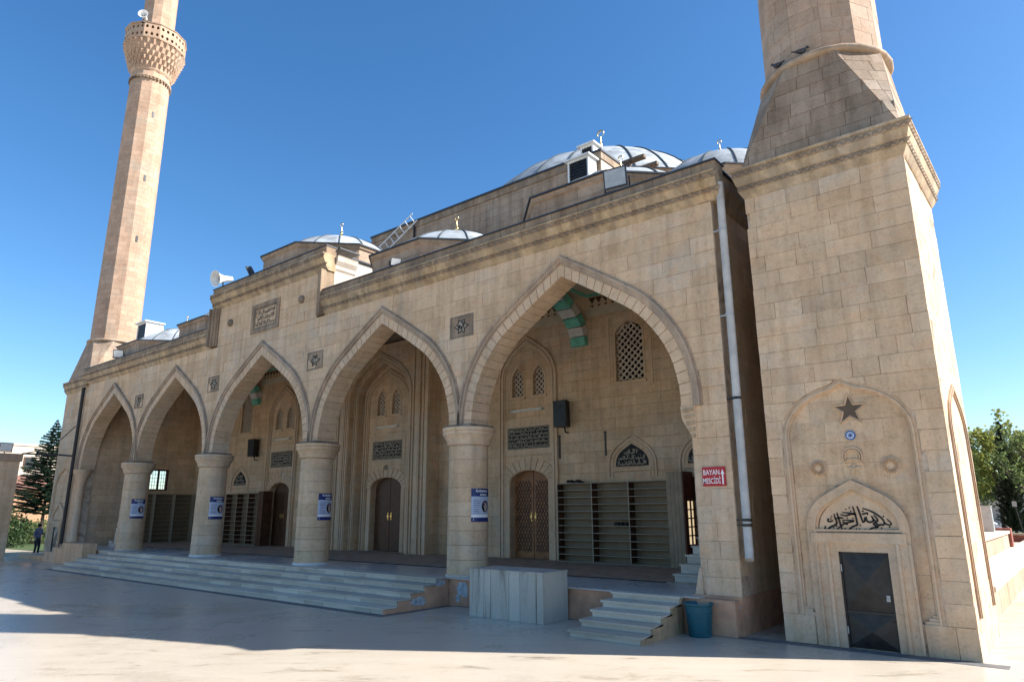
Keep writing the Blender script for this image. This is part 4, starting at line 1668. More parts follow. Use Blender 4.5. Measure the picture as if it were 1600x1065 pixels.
        # rosettes
        for rx, rz, rr in ((30.66, 3.13, .155), (31.89, 3.13, .165)):
            c = (X(rx), rz)
            ro = disc(c, rr, .02, 0, 32).build('rosette', 'stone_smooth', base)
            for i in range(20):
                t = 2 * math.pi * i / 20
                a, b_ = t - .10, t + .10
                q = [(c[0] + r_ * math.cos(u), c[1] + r_ * math.sin(u)) for r_, u in ((rr * .3, t), (rr * .97, a), (rr * 1.03, t), (rr * .97, b_))]
                m2 = MB()
                m2.add([Pn(*q[0], .02), Pn(*q[1], .022), Pn(*q[2], .024), Pn(*q[3], .022), Pn((q[0][0] + q[2][0]) / 2, (q[0][1] + q[2][1]) / 2, .07)], [(0, 1, 4), (1, 2, 4), (2, 3, 4), (3, 0, 4)])
                m2.build('petal', 'stone_smooth', ro)
    # tall blind arch on the sunny side
    mb = MB()
    Ps = PX(x1 - .02)
    yc, wv = cy, 1.1
    for o0, o1, d in ((0, .05, .035), (.05, .1, .05), (.1, .14, .03)):
        arch_band(mb, yc, 3.7, wv, 1.0, -o1, -o0, Ps, d, -.01, legs=3.1)
    mb.build('side_niche', 'stone_warm', base)
    # cornice round the tower
    prof = [(0, 0), (.02, .03), (.09, .16), (.095, .28), (.12, .3), (.17, .46), (.175, .6), (.21, .61), (.21, .66), (-.5, .66)]
    rings = []
    for o, z in prof:
        rings.append([(x0 - o, .0 - o, ZB + z), (x1 + o, .0 - o, ZB + z), (x1 + o, D + o, ZB + z), (x0 - o, D + o, ZB + z)])
    mb = MB()
    mb.loft(rings)
    cor = mb.build('cornice', 'stone_ochre', root)
    mb = MB()
    for z0_, z1_, o in ((.165, .275, .10), (.465, .595, .18)):
        zigzag(mb, x0 - o, x1 + o, ZB + z0_, ZB + z1_, PY(-o), .16, .04)
        zigzag(mb, -o, D + o, ZB + z0_, ZB + z1_, PX(x1 + o), .16, .04)
        mb.box(x0 - o + .002, x1 + o - .002, -o, -o + .03, ZB + z0_, ZB + z1_)
    mb.build('carved_band', 'stone_carved', cor)
    # transition from square to octagon
    zt0, zt1 = ZB + .66, 11.85
    ro = 1.28
    sq = [(x0 - .02, -.02), (x1 + .02, -.02), (x1 + .02, D + .02), (x0 - .02, D + .02)]
    t8 = R(22.5)
    oc = [(cx + ro / math.cos(t8) * math.cos(t8 + k * math.pi / 4), cy + ro / math.cos(t8) * math.sin(t8 + k * math.pi / 4)) for k in range(8)]
    # oc order: 0 right-lower(+X,+Y)...; front edge is between k=5 and k=6
    faces = {0: (6, 5), 1: (7, 0), 2: (1, 2), 3: (3, 4)}
    mb = MB()
    V8 = [(p[0], p[1], zt1) for p in oc]
    V4 = [(p[0], p[1], zt0) for p in sq]
    k8 = len(mb.v)
    allv = V4 + V8
    fs = []
    # square corner i between sides; sides: front(0-1), right(1-2), back(2-3), left(3-0)
    side = [((0, 1), (5, 6)), ((1, 2), (7, 0)), ((2, 3), (1, 2)), ((3, 0), (3, 4))]
    for (a, b_), (c, d) in side:
        fs.append((a, b_, 4 + d, 4 + c))
    tri = [(1, 6, 7), (2, 0, 1), (3, 2, 3), (0, 4, 5)]
    for s4, a, b_ in tri:
        fs.append((s4, 4 + b_, 4 + a))
    fs.append(tuple(4 + i for i in range(8)))
    ctr = Vector((cx, cy, 0))
    if detail:
        inset = [(cx + (v[0] - cx) * .985, cy + (v[1] - cy) * .985, v[2] - (.0 if i < 4 else .0)) for i, v in enumerate(allv)]
        mb.add(inset, fs)
        tr = mb.build('transition', 'stone_core', root)
        def face_plane(p0, p1, p2):
            o = Vector(p0)
            u = (Vector(p1) - o).normalized()
            nn = u.cross(Vector(p2) - o).normalized()
            if nn.dot(o - Vector((cx, cy, (zt0 + zt1) / 2 - 1))) < 0:
                nn = -nn
            v = nn.cross(u).normalized()
            if v.z < 0:
                v = -v
            return o, u, v, nn
        for fi, f in enumerate(fs[:8]):
            pts = [Vector(allv[i]) for i in f]
            if len(f) == 4:
                o, u, v, nn = face_plane(pts[0], pts[1], pts[2])
                loc2 = [((p - o).dot(u), (p - o).dot(v)) for p in pts]
                H_ = loc2[2][1]
                (a0, _), (b0, _), (b1, _), (a1, _) = loc2
                Lf = lambda vv, a0=a0, a1=a1, H_=H_: a0 + (a1 - a0) * vv / H_
                Rf = lambda vv, b0=b0, b1=b1, H_=H_: b0 + (b1 - b0) * vv / H_
            else:
                # triangle: point down at the corner
                apex, p1, p2 = pts
                u = (p1 - p2).normalized()
                nn = u.cross(apex - p2).normalized()
                if nn.dot(apex - Vector((cx, cy, zt0))) < 0:
                    nn = -nn
                v = nn.cross(u).normalized()
                if v.z < 0:
                    v = -v
                o = apex
                l1, l2 = ((p1 - o).dot(u), (p1 - o).dot(v)), ((p2 - o).dot(u), (p2 - o).dot(v))
                H_ = l1[1]
                Lf = lambda vv, e=l2[0], H_=H_: e * vv / H_
                Rf = lambda vv, e=l1[0], H_=H_: e * vv / H_
            if fi in (0, 1, 4, 7, 3):
                tiles(tr, lambda a, b_, d, o=o, u=u, v=v, nn=nn: tuple(o + u * a + v * b_ + nn * d), Lf, Rf, 0, H_, .34, .62, 'stone_dark', depth=.05)
    else:
        mb.add(allv, fs)
        tr = mb.build('transition', 'stone_hall', root)
    # roll moulding
    mb = MB()
    rr = 1.42
    mb.lathe([(rr - .3, 11.84), (rr - .06, 11.845), (rr - .01, 11.885), (rr, 11.935), (rr - .03, 11.99), (rr - .25, 12.05)], (cx, cy, 0), 24)
    mb.build('roll_moulding', 'stone_mould', root, smooth=50)
    # twelve-sided shaft
    ph = R(15)
    zb_, zt_ = 12.0, 29.8
    r0, r1 = 1.255, 1.14
    mb = MB()
    mb.loft([ngon((cx, cy), r0, 12, zb_, ph), ngon((cx, cy), r1, 12, zt_, ph)])
    sh = mb.build('shaft', 'stone_shaft', root)
    if detail:
        for k in range(12):
            t = ph + 2 * math.pi * (k + .5) / 12
            nv_ = Vector((math.cos(t), math.sin(t), 0))
            if nv_.dot(Vector((.25, -1, 0))) < -.2:
                continue
            u = Vector((-math.sin(t), math.cos(t), 0))
            ap = r0 * math.cos(math.pi / 12)
            hw = r0 * math.sin(math.pi / 12)
            o = Vector((cx, cy, zb_)) + nv_ * (ap + .006)
            sl_ = (r1 - r0) / (zt_ - zb_)
            tiles(sh, lambda a, b_, d, o=o, u=u, nv_=nv_: tuple(o + u * a + Vector((0, 0, b_)) + nv_ * (d + sl_ * b_)), lambda vv: -hw, lambda vv: hw, .1, 2.5, .34, .6, 'stone_warm', depth=.04, gap=.008)
    # slit windows
    for z, t in ((18.3, 0), (22.3, 0), (26.7, 0)):
        tt = R(t)
        nv_ = Vector((math.cos(tt), math.sin(tt), 0))
        u = Vector((-math.sin(tt), math.cos(tt), 0))
        rz = (r0 + (r1 - r0) * (z - zb_) / (zt_ - zb_)) * math.cos(math.pi / 12)
        m2 = MB()
        m2.obox(Vector((cx, cy, z)) + nv_ * rz, u * .06, nv_ * .03, Vector((0, 0, .19)))
        m2.build('slit_window', 'dark_panel', sh)
    # neck band, honeycomb corbels, pierced parapet
    zc = zt_
    mb = MB()
    mb.lathe([(1.16, zc - .6), (1.22, zc - .55), (1.22, zc - .45), (1.18, zc - .42)], (cx, cy, 0), 24, ph)
    nk = mb.build('neck_band', 'stone_warm', root)
    mb = MB()
    for k in range(36):
        t = 2 * math.pi * k / 36
        nv_ = Vector((math.cos(t), math.sin(t), 0))
        u = Vector((-math.sin(t), math.cos(t), 0))
        mb.obox(Vector((cx, cy, zc - .66)) + nv_ * 1.19, u * .055, nv_ * .05, Vector((0, 0, .06)))
    mb.build('bead_row', 'stone_soot', nk)['kind'] = 'stuff'
    mb = MB()
    mb.lathe([(1.14, zc - .1), (1.2, zc), (1.3, zc + .5), (1.48, zc + 1.0), (1.66, zc + 1.5), (1.72, zc + 1.75), (1.72, zc + 1.85)], (cx, cy, 0), 24, ph)
    bal = mb.build('balcony', 'stone_warm', root)
    for tier in range(5):
        z = zc + .08 + tier * .34
        ra = 1.24 + tier * .105
        n_ = 30
        for k in range(n_):
            t = 2 * math.pi * (k + .5 * (tier % 2)) / n_
            nv_ = Vector((math.cos(t), math.sin(t), 0))
            u = Vector((-math.sin(t), math.cos(t), 0))
            c = Vector((cx, cy, z)) + nv_ * ra
            hw = math.pi * ra / n_ * .92
            m2 = MB() if k == 0 and tier == 0 else m2
            m2.add([c - u * hw + Vector((0, 0, .34)) + nv_ * .06, c + u * hw + Vector((0, 0, .34)) + nv_ * .06, c + Vector((0, 0, -.02)) - nv_ * .02, c + Vector((0, 0, .26)) + nv_ * .2,
                    c - u * hw + Vector((0, 0, .36)) - nv_ * .05, c + u * hw + Vector((0, 0, .36)) - nv_ * .05],
                   [(0, 2, 3), (2, 1, 3), (0, 3, 1), (0, 1, 5, 4)])
    m2.build('honeycomb_corbels', 'stone_warm', bal)['kind'] = 'stuff'
    mb = MB()
    zp0, zp1 = zc + 1.85, zc + 2.85
    rp = 1.80
    for k in range(12):
        t = ph + 2 * math.pi * (k + .5) / 12
        nv_ = Vector((math.cos(t), math.sin(t), 0))
        u = Vector((-math.sin(t), math.cos(t), 0))
        ap, hw = rp * math.cos(math.pi / 12), rp * math.sin(math.pi / 12)
        for i in range(3):
            for j in range(2):
                ca = -hw + 2 * hw * (i + .5) / 3
                cz_ = zp0 + (zp1 - zp0) * (j + .5) / 2
                sa, sz_ = hw / 3, (zp1 - zp0) / 4
                o8 = [(ca + q[0], cz_ + q[1]) for q in ((-sa, -sz_), (0, -sz_), (sa, -sz_), (sa, 0), (sa, sz_), (0, sz_), (-sa, sz_), (-sa, 0))]
                i8 = [(ca + .085 * math.cos(R(225 + 45 * q)), cz_ + .12 * math.sin(R(225 + 45 * q))) for q in range(8)]
                vs = []
                for d in (ap, ap - .1):
                    vs += [tuple(Vector((cx, cy, q[1])) + nv_ * d + u * q[0]) for q in o8]
                    vs += [tuple(Vector((cx, cy, q[1])) + nv_ * d + u * q[0]) for q in i8]
                ff = []
                for q in range(8):
                    r_ = (q + 1) % 8
                    ff += [(q, r_, 8 + r_, 8 + q), (16 + q, 16 + r_, 24 + r_, 24 + q), (8 + q, 8 + r_, 24 + r_, 24 + q)]
                mb.add(vs, ff)
    mb.loft([ngon((cx, cy), rp + .04, 12, zp1, ph), ngon((cx, cy), rp + .06, 12, zp1 + .05, ph), ngon((cx, cy), rp - .14, 12, zp1 + .05, ph), ngon((cx, cy), rp - .14, 12, zp1, ph)])
    mb.loft([ngon((cx, cy), rp + .03, 12, zp0 - .06, ph), ngon((cx, cy), rp + .05, 12, zp0 + .02, ph)])
    mb.build('parapet', 'stone_warm', bal)
    mb = MB()
    mb.loft([ngon((cx, cy), 1.0, 12, zc, ph), ngon((cx, cy), .94, 12, zc + 9.5, ph)])
    up_ = mb.build('upper_shaft', 'stone_shaft', root)
    mb = MB()
    mb.lathe([(1.05, zc + 9.4), (1.12, zc + 9.55), (1.05, zc + 9.7), (.05, zc + 13.6), (.04, zc + 14.6)], (cx, cy, 0), 24)
    mb.build('cone_cap', 'lead', up_, smooth=30)
    # black pipe stub on the near corner of the roll moulding
    return root, (cx, cy)

minR, cR = minaret(29.76, 'massive square minaret base with iron door, star niche and twelve sided shaft', True)
minL, cL = minaret(-9.95, 'tall slender minaret with pierced stone balcony at the far end of the porch', False)

# loudspeakers
def horn_speaker(loc, aim, label, rad=.3, length=.55):
    t = thing('horn_loudspeaker', label, 'loudspeaker', loc)
    o = Vector(loc)
    d = Vector(aim).normalized()
    a = d.orthogonal().normalized()
    b_ = d.cross(a)
    prof = [(.06, -length * .55), (.11, -length * .5), (.13, -length * .15), (.15, 0), (.2, length * .22), (rad, length * .5), (rad + .02, length * .5)]
    prof_in = [(rad - .015, length * .49), (.17, length * .2), (.1, -.02)]
    mb = MB()
    rings = [[o + d * z + (a * math.cos(q) + b_ * math.sin(q)) * r_ for q in [2 * math.pi * i / 24 for i in range(24)]] for r_, z in prof + prof_in]
    mb.loft(rings)
    mb.build('horn', 'white_metal', t, smooth=40)
    m2 = MB()
    rings = [[o + d * z + (a * math.cos(q) + b_ * math.sin(q)) * r_ for q in [2 * math.pi * i / 12 for i in range(12)]] for r_, z in ((.07, 0), (.07, length * .3), (.03, length * .36))]
    m2.loft(rings)
    m2.build('driver_cone', 'grey_metal', t, smooth=40)
    m2 = MB()
    m2.tube([o - Vector((0, 0, .1)), o - Vector((0, 0, rad + .16))], .03, 8)
    m2.box(o.x - .1, o.x + .1, o.y - .1, o.y + .1, o.z - rad - .17, o.z - rad - .14)
    m2.build('bracket', 'dark_metal', t)
    return t
horn_speaker((6.95, .05, 12.2), (.1, -1, -.25), 'white horn loudspeaker on the corner of the raised centre', .34, .8)
horn_speaker((cL[0] + 1.25, cL[1] - 1.35, 33.0), (.75, -.65, .1), 'small white horn loudspeaker above the minaret balcony', .28, .5)

def wall_speaker(x, z, w, h, label, side=1):
    t = thing('wall_loudspeaker', label, 'loudspeaker', (x, YB - .2, z))
    m2 = MB()
    y0 = YB - .42
    q = [(-w / 2, 0), (w / 2, 0), (w * .36, .34), (-w * .36, .34)]
    m2.loft([[(x + a, y0 + b_, z - h / 2) for a, b_ in q], [(x + a, y0 + b_ - .03, z + h / 2) for a, b_ in q]])
    m2.build('cabinet', 'black_plastic', t)
    m2 = MB()
    m2.box(x - w * .42, x + w * .42, y0 - .025, y0 + .01, z - h * .44, z + h * .44)
    m2.build('grille', 'dark_panel', t)
    for dz, r_ in ((-.14 * h / .9, .15), (.25 * h / .9, .07)):
        m2 = MB()
        m2.prism([(x + r_ * math.cos(k * .4488), z + dz + r_ * math.sin(k * .4488)) for k in range(14)], PY(y0 - .025), .012, 0)
        m2.build('cone', 'black_plastic', t)
    m2 = MB()
    m2.tube([(x, y0 + .3, z - h * .1), (x, YB, z - h * .1)], .03, 8)
    m2.build('bracket', 'black_plastic', t)
    m2 = MB()
    m2.tube([(x + side * .05, y0 + .2, z - h / 2), (x + side * .05, y0 + .25, z - h / 2 - .18), (x + side * .05, YB, z - h / 2 - .18)], .028, 8)
    m2.build('bracket', 'black_plastic', t)
wall_speaker(20.62, 5.68, .55, .92, 'black loudspeaker cabinet on the inner wall beside the carved wooden door')
wall_speaker(.4, 5.68, .6, .92, 'black loudspeaker cabinet on the inner wall under the far grille window')

# strip lights over the doors
for x, lb in zip(DX, ('strip light above the far left porch door', 'strip light above the deep centre portal door', 'strip light above the carved wooden door')):
    t = thing('strip_light', 'pale fluorescent ' + lb, 'strip light', (x, YB - .06, 6.0))
    m2 = MB()
    m2.box(x - .74, x + .74, YB - .07, YB, 5.96, 6.04)
    m2.build('housing', 'white_metal', t)
    m2 = MB()
    m2.tube([(x - .68, YB - .1, 5.99), (x + .68, YB - .1, 5.99)], .02, 8)
    m2.build('tube', 'glass_tube', t)
    m2 = MB()
    for s in (-1, 1):
        m2.box(x + s * .71 - .03, x + s * .71 + .03, YB - .125, YB - .07, 5.955, 6.035)
    m2.build('end_cap', 'grey_metal', t)

# thin black slots fixed to the inner wall
for x, lb in ((20.3, 'short dark upright conduit under the black loudspeaker on the inner wall'), (22.2, 'short dark upright conduit beside the inscribed pointed tympanum')):
    m2 = MB()
    m2.box(x - .03, x + .03, YB - .03, YB - .001, 4.15, 4.95)
    m2.box(x - .05, x + .05, YB - .04, YB - .001, 4.93, 4.97)
    m2.top('wall_conduit', 'dark_metal', (x, YB - .02, 4.15), lb, 'conduit', 'short upright conduits on the inner wall')

# floodlights
def floodlight(loc, aim, w, h, label, face='white_metal'):
    t = thing('floodlight', label, 'floodlight', loc)
    o = Vector(loc)
    d = Vector(aim).normalized()
    u = d.cross(Vector((0, 0, 1))).normalized()
    v = u.cross(d)
    c = o + Vector((0, 0, h * .75))
    m2 = MB()
    q0 = [c - d * .12 + u * a * w * .36 + v * b_ * h * .36 for a, b_ in ((-1, -1), (1, -1), (1, 1), (-1, 1))]
    q1 = [c + d * .08 + u * a * w * .5 + v * b_ * h * .5 for a, b_ in ((-1, -1), (1, -1), (1, 1), (-1, 1))]
    q2 = [c + d * .11 + u * a * w * .5 + v * b_ * h * .5 for a, b_ in ((-1, -1), (1, -1), (1, 1), (-1, 1))]
    m2.loft([q0, q1, q2])
    m2.build('housing', 'flashing', t)
    m2 = MB()
    m2.obox(c + d * .112, u * w * .44, d * .006, v * h * .42)
    m2.build('lens', face, t)
    m2 = MB()
    for s in (-1, 1):
        m2.tube([c + u * s * w * .53, c + u * s * w * .53 - Vector((0, 0, h * .6)) - d * .02], .02, 6)
    m2.tube([c + u * w * .54 - Vector((0, 0, h * .6)), c - u * w * .54 - Vector((0, 0, h * .6))], .02, 6)
    m2.tube([c - Vector((0, 0, h * .6)), o], .03, 6)
    m2.build('yoke', 'dark_metal', t)
    return t
ft = ZTOP + .94
floodlight((26.62, .0, ft), (.15, -1, -.12), .62, .52, 'big square floodlight standing on the right hand cornice', 'grey_metal')
floodlight((18.3, .0, ft), (.9, -.5, -.5), .34, .26, 'small floodlight on the cornice above the fourth arch')
floodlight((-3.2, .0, ft), (.8, -.6, -.4), .5, .42, 'small tilted floodlight on the cornice over the far arch')
floodlight((9.1, .1, RZ + .01), (-.6, -.7, -.5), .55, .4, 'floodlight lying on the raised centre near its middle')

# evaporative coolers
def cooler(x, y, z, w, h, dp, label, sup=None):
    t = thing('air_cooler', label, 'air cooler', (x, y, z))
    m2 = MB()
    wall(m2, x - w / 2, x + w / 2, z, z + h, y - dp, dp, [flat_opening(x - w / 2 + .07, x + w / 2 - .07, z + .07, z + h - .07)], back=True)
    m2.build('casing', 'white_metal', t)
    MB().box(x - w / 2 + .02, x + w / 2 - .02, y - dp + .06, y - .02, z + .02, z + h - .02).build('pad', 'dark_panel', t)
    for k in range(9):
        zz = z + .1 + (h - .2) * k / 8
        MB().box(x - w / 2 + .06, x + w / 2 - .06, y - dp + .02, y - dp + .05, zz - .015, zz + .01).build('louvre', 'dark_metal', t)
    m2 = MB()
    m2.box(x - w / 2 - .1, x + w / 2 + .1, y - dp - .12, y + .05, z + h, z + h + .06)
    m2.build('lid', 'white_metal', t)
    if sup:
        m2 = MB()
        for s in (-1, 1):
            m2.tube([(x + s * w * .4, y - dp + .05, z), (x + s * w * .4, y + sup, z - .5)], .03, 6)
        m2.box(x - w / 2, x + w / 2, y - dp, y + sup, z - .05, z)
        m2.build('support', 'grey_metal', t)
    return t
cooler(21.52, 6.6, 14.15, .95, 1.2, .55, 'large white evaporative cooler hung on the dark hall wall', .14)
cooler(21.4, 7.4, 15.83, .6, .5, .5, 'small white evaporative cooler on the hall parapet')
cooler(-3.6, 2.0, 11.15, 1.1, 1.15, .9, 'white evaporative cooler on the roof beside the far minaret', 0.0)

# old timber brackets by the hall corner
for k, (x, z) in enumerate(((22.05, 16.45), (22.6, 15.95))):
    m2 = MB()
    m2.box(x - .62, x + .62, 9.2 + .02 * k, 9.42, z - .075, z + .075)
    m2.box(x - .2, x - .08, 9.22, 9.4, 15.2, z - .076)
    m2.top('timber_beam', 'wood_old', (x, 9.3, z), 'weathered brown timber beam jutting from the hall corner by the great dome', 'beam', 'timber beams at the hall corner')
# ladder frame leaning on the hall parapet
ld = thing('roof_ladder', 'white slanted ladder leaning on the dark hall wall', 'ladder', (10.6, 6.5, 14.2))
pa, pb = Vector((9.3, 6.05, 14.1)), Vector((11.85, 6.6, 15.95))
for s in (-1, 1):
    m2 = MB()
    off = Vector((-.18, 0, .22)) * s
    m2.tube([pa + off, pb + off], .032, 6)
    m2.build('rail', 'white_metal', ld)
for k in range(9):
    p = pa.lerp(pb, (k + .5) / 9)
    m2 = MB()
    m2.tube([p - Vector((-.18, 0, .22)), p + Vector((-.18, 0, .22))], .02, 6)
    m2.build('rung', 'white_metal', ld)

# ================================================================== furniture of the porch
def shoe_rack(x0, x1, nbay, label, z1=3.28, y1=YB - .02, y0=YB - .40, side=False, orient=None):
    t = thing('shoe_rack', label, 'shoe rack', ((x0 + x1) / 2, (y0 + y1) / 2, ZP + .018) if orient is None else orient)
    T = (lambda a, b_, c: (a, b_, c)) if orient is None else (lambda a, b_, c: (orient[0] - (b_ - y0), orient[1] + (a - x0), c))
    def bx_(a0, a1, b0, b1, c0, c1, name, mat):
        p, q = T(a0, b0, c0), T(a1, b1, c1)
        MB().box(min(p[0], q[0]), max(p[0], q[0]), min(p[1], q[1]), max(p[1], q[1]), c0, c1).build(name, mat, t)
    zb = ZP + .02
    bx_(x0, x1, y1 - .02, y1, zb, z1, 'back_panel', 'rack_back')
    bw = (x1 - x0) / nbay
    for k in range(nbay + 1):
        x = x0 + k * bw
        bx_(x - .014, x + .014, y0, y1 - .021, zb, z1, 'upright', 'rack_edge')
        if k < nbay:
            bx_(x + .021, x + .024, y0 + .02, y1 - .03, zb + .05, z1 - .05, 'bay_shade', 'wood_dark')  # dark sheet paints the shadow on the left of each bay
    ns = 11
    for j in range(ns + 1):
        z = zb + (z1 - zb - .03) * j / ns
        for k in range(nbay):
            bx_(x0 + k * bw + .026, x0 + (k + 1) * bw - .021, y0 + .004, y1 - .022, z, z + .016, 'shelf', 'rack_edge')
    return t
shoe_rack(20.42, 24.6, 3, 'long three bay shoe rack under the inscribed tympanum')
shoe_rack(-1.75, 1.65, 3, 'shoe rack under the grille window near the far door', z1=3.32)
shoe_rack(0, 3.3, 3, 'shoe rack standing against the end wall under the red window', z1=3.36, orient=(-5.8, 2.75, ZP + .018))
# timber booth beside the long rack
bt = thing('wooden_screen', 'tall tan wooden screen closing the end of the long shoe rack', 'screen', (25.0, 5.85, ZP))
MB().box(24.70, 25.22, 5.52, 5.56, ZP + .02, 3.5).build('front_board', 'board', bt)
MB().box(24.68, 24.72, 5.56, 6.19, ZP + .02, 3.5).build('side_board', 'board', bt)
for k in range(4):
    xx = 24.72 + k * .125
    MB().box(xx, xx + .118, 5.505, 5.52, ZP + .03, 3.48).build('plank', 'board', bt)
mb = MB()
wall(mb, 5.5, 6.19, ZP + .02, 3.5, 0, .04, [flat_opening(5.72, 5.9, 1.38, 2.63), flat_opening(5.98, 6.13, 1.38, 2.63)], P=lambda u, v, d: (25.262 - d, u, v))
sb = mb.build('glazed_side', 'wood_red', bt)
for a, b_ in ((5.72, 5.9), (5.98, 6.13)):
    MB().box(25.235, 25.24, a, b_, 1.38, 2.63).build('glow_pane', 'glow_pane', sb)
    for k in range(1, 5):
        z = 1.38 + 1.25 * k / 5
        MB().box(25.242, 25.262, a, b_, z - .018, z + .018).build('glazing_bar', 'wood_dark', sb)
bt2 = MB()
bt2.box(1.75, 2.2, YB - .55, YB - .02, ZP + .02, 3.35)
bt2.box(1.72, 2.23, YB - .57, YB - .02, 3.35, 3.38)
bt2.box(1.95, 1.97, YB - .565, YB - .55, ZP + .08, 3.3)
bt2.top('cupboard', 'wood_dark', (1.97, YB - .3, ZP + .02), 'narrow dark cupboard between the far shoe rack and far door', 'cupboard')

# shoes
def shoe(mb, x, y, z, a, L=.28):
    c, s = math.cos(a), math.sin(a)
    prof = [(-.5, .03, .075), (-.42, .04, .09), (-.2, .042, .095), (0, .04, .07), (.2, .05, .055), (.4, .048, .045), (.5, .02, .03)]
    rings = []
    for t, w, h in prof:
        rings.append([(x + (t * L) * c - q[0] * s, y + (t * L) * s + q[0] * c, z + q[1]) for q in ((-w, 0), (w, 0), (w, h * .6), (w * .5, h), (-w * .5, h), (-w, h * .6))])
    mb.loft(rings)
def shoes(loc, label, n=2, seed=1):
    q = random.Random(seed)
    mb = MB()
    for k in range(n):
        shoe(mb, loc[0] + k * .13 + q.uniform(-.02, .02), loc[1] + q.uniform(-.03, .03), loc[2] + .002, R(80) + q.uniform(-.4, .4), .3)
    return mb.top('pair_of_shoes', 'shoe', loc, label, 'shoes', None, 50)
shoes((13.0, 1.5, ZP), 'dark shoes left on the marble floor near the third column', 3, 2)
shoes((20.95, YB - .3, 3.282), 'dark shoes on top of the long shoe rack', 4, 4)
shoes((22.7, YB - .3, ZP + .02 + 1.17 + .022), 'black shoes on a middle shelf of the long shoe rack', 4, 6)
# cable along the edge of the carpet
mb = MB()
pth = [(-4 + i * 1.05, 1.8 + .02 * math.sin(i * 1.7), ZP + .014) for i in range(30)]
mb.tube(pth, .012, 6)
mb.top('floor_cable', 'pipe_black', (10, 1.8, ZP), 'thin dark cable along the carpet edge on the porch floor', 'cable')

# short stone post inside the first arch
ps = thing('stone_post', 'short pale stone post with a ball head in the far arch', 'post', (-2.6, .9, ZP))
m2 = MB()
m2.loft([ngon((-2.6, .9), .34, 4, ZP, R(45)), ngon((-2.6, .9), .34, 4, ZP + .14, R(45)), ngon((-2.6, .9), .2, 4, ZP + .2, R(45)), ngon((-2.6, .9), .17, 4, ZP + .9, R(45)), ngon((-2.6, .9), .2, 4, ZP + .95, R(45))])
m2.build('shaft', 'stone_pale', ps)
m2 = MB()
m2.lathe([(.06, ZP + .95), (.12, ZP + 1.0), (.15, ZP + 1.1), (.12, ZP + 1.2), (.02, ZP + 1.25)], (-2.6, .9, 0), 16)
m2.build('ball', 'stone_pale', ps, smooth=60)
m2 = MB()
m2.box(-3.3, -2.95, .75, 1.05, ZP + .001, ZP + .32)
m2.top('stone_block_loose', 'stone_pale', (-3.1, .9, ZP), 'small loose stone block beside the pale post', 'stone')

# ---- marble chest in front of the platform
bx0, bx1, by0, by1, bz = 22.93, 25.1, -1.3, -.36, 1.06
bxo = thing('marble_chest', 'box clad in streaky grey marble slabs against the porch front', 'marble box', (24.0, -.8, 0))
MB().box(bx0 + .03, bx1 - .03, by0 + .03, by1 - .02, 0.004, bz - .04).build('core', 'stone_core', bxo)
xs = [bx0, bx0 + .45, bx0 + .66, bx0 + 1.2, bx0 + 1.52, bx0 + 1.98, bx1]
for a, b_ in zip(xs, xs[1:]):
    MB().box(a + .006, b_ - .006, by0 + rng.uniform(0, .006), by0 + .03, .003, bz - .035).build('front_slab', 'marble_box', bxo)
MB().box(bx1 - .03, bx1, by0 + .031, by1 - .02, .003, bz - .035).build('side_slab', 'marble_box', bxo)
MB().box(bx0, bx0 + .03, by0 + .031, by1 - .02, .003, bz - .035).build('side_slab', 'marble_box', bxo)
MB().box(bx0 - .01, bx1 + .01, by0 - .012, by1, bz - .034, bz).build('top_slab', 'marble_box', bxo)

# ---- blue bucket
bk = thing('bucket', 'blue plastic bucket on the paving by the pier', 'bucket', (28.3, -.5, 0))
m2 = MB()
m2.lathe([(.215, .004), (.22, .03), (.262, .56), (.285, .575), (.29, .6), (.285, .615), (.262, .612), (.25, .57), (.205, .04)], (28.3, -.5, 0), 36)
m2.build('shell', 'bucket_blue', bk, smooth=45)
m2 = MB()
m2.lathe([(.245, .42), (.262, .425), (.262, .435), (.25, .44)], (28.3, -.5, 0), 36)
m2.build('rim_band', 'bucket_blue', bk, smooth=45)

# ---- sign
sg = thing('direction_sign', 'small red sign with white lettering and up arrow on the pier', 'sign', (28.61, -.03, 3.04))
MB().box(28.36, 28.86, -.03, -.008, 2.85, 3.24).build('plate', 'sign_red', sg)
def text_mesh(body, size, loc, mat, parent, name='lettering', sx=1.0, P=None, align='CENTER', bold=.0):
    cu = bpy.data.curves.new('txt', 'FONT')
    cu.body = body
    cu.size = size
    cu.align_x = align
    cu.extrude = 0
    cu.offset = bold
    cu.resolution_u = 3
    ob = bpy.data.objects.new('txt', cu)
    col.objects.link(ob)
    dg = bpy.context.evaluated_depsgraph_get()
    me = bpy.data.meshes.new_from_object(ob.evaluated_get(dg))
    bpy.data.objects.remove(ob)
    off = origin_of(parent)
    for v in me.vertices:
        p = P(loc[0] + v.co.x * sx, loc[1] + v.co.y)
        v.co = Vector(p) - off
    me.materials.clear()
    me.materials.append(MATS[mat])
    return link(name, me, parent)
Psg = lambda u, v: (u, -.033, v)
text_mesh('BAYAN', .15, (28.56, 3.08), 'sign_white', sg, sx=.74, P=Psg, bold=.0015)
text_mesh('MESCİDİ', .155, (28.56, 2.905), 'sign_white', sg, sx=.62, P=Psg, bold=.0015)
m2 = MB()
m2.prism([(28.785, 2.885), (28.815, 2.885), (28.815, 3.09), (28.84, 3.09), (28.80, 3.19), (28.76, 3.09), (28.785, 3.09)], PY(-.03), .003, 0)
m2.build('arrow', 'sign_white', sg)

